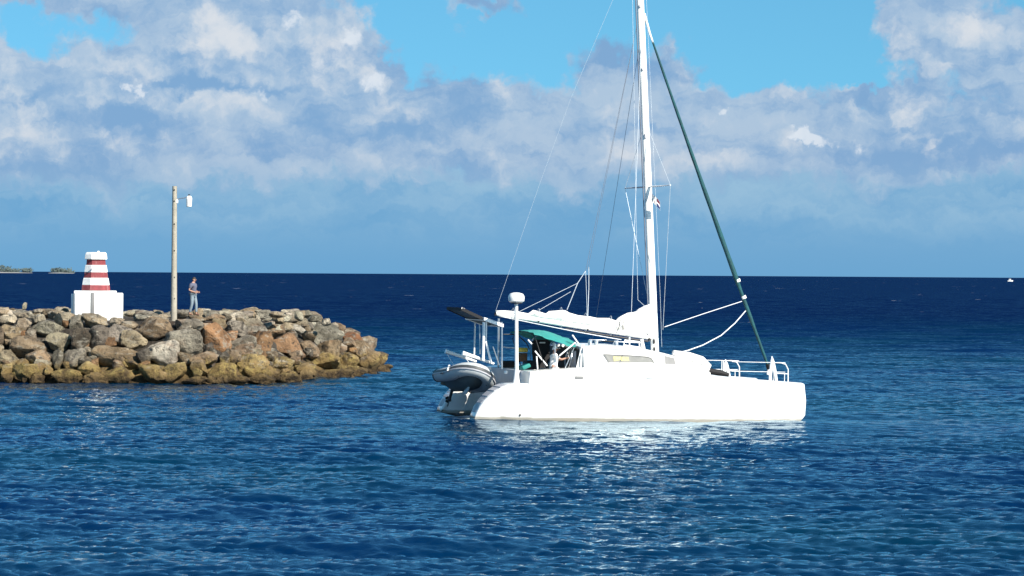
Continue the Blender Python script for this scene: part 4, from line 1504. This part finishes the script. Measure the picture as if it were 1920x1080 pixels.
# ------------------------------------------------------------------ beacon
def build_beacon():
    Y = 138.6
    c = at(181, 594, Y)
    s = Y / F_PX
    t = empty('navigation_beacon', c + Vector((0, 0, -.25)))
    t.rotation_euler.z = math.atan2(-c.x, c.y)
    tag(t, 'short red and white banded navigation beacon on a white block base', 'beacon')
    white = paint('beacon_white', (.80, .80, .78), .7, .05, 1.6, bump=.01, bscale=10, dirt=((.42, .38, .32, 1), .35))
    red = paint('beacon_red', (.21, .036, .042), .65, .18, 3, bump=.008, bscale=10, dirt=((.5, .35, .33, 1), .3))
    def px(x): return (x - 181) * s
    def pz(y): return (594 - y) * s + .25
    def block(name, x0, x1, y0, y1, d0, d1, mat, parent, bev=.03):
        m = MB()
        m.box(((px(x0) + px(x1)) / 2, (d0 + d1) / 2, (pz(y0) + pz(y1)) / 2), (px(x1) - px(x0), d1 - d0, pz(y0) - pz(y1)))
        return m.build(name, mat, parent, bevel=bev)
    base = block('base', 139, 218, 606, 545, -1.05, 1.05, white, t)
    block('base_shoulder', 218.2, 230, 606, 549, -.85, .95, white, base)
    block('base_shoulder', 134, 138.8, 606, 551, -.80, .95, white, base)
    block('base_panel', 141, 169, 600, 548, -1.10, -1.0, white, base, .015)
    g = block('grey_strip', 171, 177, 600, 548, -1.12, -1.0, MIDGREY, base, .01)  # narrow grey vertical strip on the base front
    levels = [(544.6, 534.5, 53, 51.5, red, 'red_band'), (534.5, 521, 50.5, 46.5, white, 'white_band'), (521, 510.5, 44, 42.5, red, 'red_band'),
              (510.5, 497, 43.0, 39.5, white, 'white_band'), (497, 486.5, 36, 34.5, red, 'red_band'), (486.5, 473, 41.5, 39.5, white, 'cap')]
    cx = px(179.5)
    for (y0, y1, w0, w1, mat, nm) in levels:
        rings = []
        prof = [(pz(y0), w0)] if nm != 'cap' else [(pz(y0), w0)]
        zz = [(pz(y0), w0 * .985), (pz(y0) + .02, w0), (pz(y1) - .03, w1), (pz(y1), w1 * .97)]
        if nm == 'cap':
            zz = [(pz(y0), w0 * .97), (pz(y0) + .03, w0), (pz(y1) - .10, w1), (pz(y1) - .02, w1 * .93), (pz(y1), w1 * .85)]
        for z, w in zz:
            r = w * s / 2 / math.cos(R(22.5))
            rings.append([Vector((cx + r * math.cos(q), r * math.sin(q), z)) for q in (R(22.5) + math.pi / 4 * k for k in range(8))])
        MB().loft(rings).build(nm, mat, t, smooth=False)
    # worn painted mark on the middle band
    MB().box((px(171), -.60, pz(503)), (.16, .03, .09)).build('worn_plate', STEP, t, bevel=.01)
    MB().tube([(cx + .1, 0, pz(473.2)), (cx + .1, 0, pz(470.5))], .05, 10).build('lantern_stub', white, t)


build_beacon()


# ------------------------------------------------------------------ lamp post
def build_lamp_post():
    Y = 136.3
    s = Y / F_PX
    b, tp = at(326, 598, Y), at(327.5, 349, Y)
    o = empty('lamp_post', b + Vector((0, 0, -.3)))
    tag(o, 'tall weathered pole with a small white lamp beside the standing person', 'lamp post')
    wood = paint('weathered_pole', (.34, .31, .25), .85, .14, 2.5, bump=.02, bscale=9, dirt=((.16, .12, .08, 1), .55))
    q = lambda p: p - o.location
    N = 9
    pts = [q(b) + Vector((0, 0, -.3))] + [q(b.lerp(tp, i / N)) for i in range(N + 1)]
    MB().tube(pts, [.145] + [lerp(.14, .105, i / N) for i in range(N + 1)], 14).build('pole', wood, o)
    for py in (356, 377, 420, 470, 520, 560):
        p = q(at(326.8, py, Y)) + Vector((.02, -.125, 0))
        MB().box(p, (.05, .03, .05)).build('bolt', RUBBER, o, bevel=.008)
    MB().box(q(at(331.5, 378, Y)), (.12, .16, .16)).build('junction_box', STEELW, o, bevel=.02)
    arm = [q(at(331, 374, Y)), q(at(338, 372, Y)), q(at(345, 371, Y)), q(at(352, 369, Y))]
    MB().tube(arm, .022, 8).build('bracket', STEEL, o)
    c = q(at(354.5, 388, Y))
    prof = [(.09, 0), (.12, .02), (.125, .2), (.135, .34), (.135, .41), (.10, .47), (.06, .50)]
    lamp = MB().loft([[c + Vector((math.cos(a) * r, math.sin(a) * r, h)) for a in (2 * math.pi * i / 20 for i in range(20))] for r, h in prof]).build('lamp_head', SPAR, o)
    MB().tube([c + Vector((0, 0, .50)), c + Vector((0, 0, .57))], .045, 10).build('photocell', RUBBER, lamp)


build_lamp_post()


# ------------------------------------------------------------------ person on the breakwater
def build_people():
    Y = 138.0
    f = at(362, 590.5, Y)
    J = dict(pelvis=(0, 0, .93), chest=(.02, 0, 1.27), neckb=(.0, 0, 1.46), head=(.05, 0, 1.61),
             shl=(0, .175, 1.40), ell=(-.03, .25, 1.12), wrl=(.19, .12, 1.05), hdl=(.9, -.5, .1), cul=(0, -.6, -.6),
             shr=(0, -.175, 1.40), elr=(-.07, -.26, 1.13), wrr=(.17, -.12, 1.04), hdr=(.9, .5, .1), cur=(0, .6, -.6),
             hipl=(0, .095, .90), knl=(.10, .10, .50), anl=(.10, .11, .085),
             hipr=(0, -.095, .90), knr=(.0, -.11, .49), anr=(-.12, -.11, .085))
    M = Matrix.Translation(f) @ Matrix.Rotation(R(-24), 4, 'Z')
    make_person('person', 'person in grey-blue t-shirt and pale trousers standing on the breakwater beside the pole', J, M, (NAVY, DENIM, SHOE))
    # someone at the wheel of the catamaran, in white, arm out to the wheel
    J2 = dict(pelvis=(0, 0, .62), chest=(.03, 0, .95), neckb=(.02, 0, 1.12), head=(.06, 0, 1.28),
              shl=(.02, .17, 1.06), ell=(.22, .20, .92), wrl=(.45, .14, .98), hdl=(1, 0, 0), cul=(0, -.3, -.8),
              shr=(.02, -.17, 1.06), elr=(.22, -.22, .94), wrr=(.46, -.15, 1.0), hdr=(1, 0, 0), cur=(0, .3, -.8),
              hipl=(.02, .09, .58), knl=(.40, .12, .55), anl=(.42, .12, .10), hipr=(.02, -.09, .58), knr=(.40, -.12, .55), anr=(.38, -.12, .10))
    h = B(1041, 655, -1.1)
    loc = Matrix.Translation(Vector((h.x - .06, -1.1, h.z - 1.28)))
    make_person('person', 'person in white cap and shirt seated at the wheel in the catamaran cockpit', J2, BM @ loc, (WHITEC, WHITEC, SHOE), cap=True)
    MB().box((h.x - .12, -1.1, h.z - 1.28 + .26), (.42, .5, .5)).build('helm_seat', GEL, boat, bevel=.05)


build_people()


# ------------------------------------------------------------------ far shore and far boat
def build_far():
    sand = paint('pale_sand', (.30, .30, .28), .9, .1, .01)
    leaf = paint('far_foliage', (.06, .085, .082), .9, .35, .06)  # green greyed so distance haze is painted into it
    Y = 7600.0
    s = Y / F_PX
    rnd = random.Random(5)
    def spit(name, x0, x1, top):
        m = MB()
        a, b = at(x0, 509, Y), at(x1, 509, Y)
        n = 24
        rings = []
        for i in range(n + 1):
            t = i / n
            e = math.sin(math.pi * t) ** .5
            x = lerp(a.x, b.x, t)
            h = .2 + top * e * (1 + .3 * mnoise.noise(Vector((x * .01, 0, 0))))
            w = 20 + 70 * e
            rings.append([Vector((x, Y - w, -1)), Vector((x, Y - w * .6, h * .7)), Vector((x, Y, h)), Vector((x, Y + w, -1))])
        o = m.loft(rings).build(name, sand)
        tag(o, kind='structure')
        return o
    spit('headland', -90, 62, 3.0)
    spit('islet', 92, 140, 1.8)
    # groves of trees: ground patches of crowns
    m = MB()
    def grove(x0, x1, hf, dens):
        for k in range(dens):
            x = rnd.uniform(x0, x1)
            h = hf(x)
            if h <= 1: continue
            p = at(x, 509, Y)
            p.y += rnd.uniform(-25, 25)
            p.z = 3 + h * s * rnd.uniform(.15, 1.0)
            r = rnd.uniform(1.2, 3.6)
            # a tuft of leaf faces
            for _ in range(7):
                c = p + Vector((rnd.gauss(0, r), rnd.gauss(0, r), rnd.gauss(0, r * .6)))
                u = Vector((rnd.gauss(0, 1), rnd.gauss(0, 1), rnd.gauss(0, 1))).normalized() * r * .7
                w = u.orthogonal().normalized() * r * .6
                m.add([c - u, c + w, c + u, c - w], [(0, 1, 2, 3)])
    grove(-60, 33, lambda x: 9.5 - max(0, x) * .2 + 2.5 * math.sin(x * .5), 300)
    grove(44, 58, lambda x: 4.8 + math.sin(x), 60)
    grove(98, 136, lambda x: 6.5 - (x - 98) * .11 + 1.6 * math.sin(x * .6), 130)
    o = m.build('distant_trees', leaf, smooth=False)
    tag(o, 'dark grove of far-off trees low on the horizon at the left', 'trees', kind='stuff')

    Yb = 3600.0
    sb = Yb / F_PX
    p = at(1894, 521.5, Yb)
    b = empty('motor_boat', (p.x, p.y, 0.0))
    tag(b, 'tiny white motor boat far off on the horizon at the right', 'boat')
    rings = []
    for u, w, hk in ((-3, .9, 1.0), (-1, 1.1, 1.05), (1.5, .9, 1.2), (2.8, .4, 1.45), (3.4, .05, 1.6)):
        rings.append([Vector((u, -w, hk)), Vector((u * .97, -w * .7, -.2)), Vector((u * .97, w * .7, -.2)), Vector((u, w, hk))])
    MB().loft(rings).build('hull', GEL, b)
    MB().box((-.3, 0, 2.0), (2.6, 1.6, 1.9)).build('wheelhouse', GEL, b, bevel=.15)
    MB().box((-.3, 0, 2.3), (2.4, 1.66, .5)).build('window', GLASSD, b, bevel=.05)


build_far()
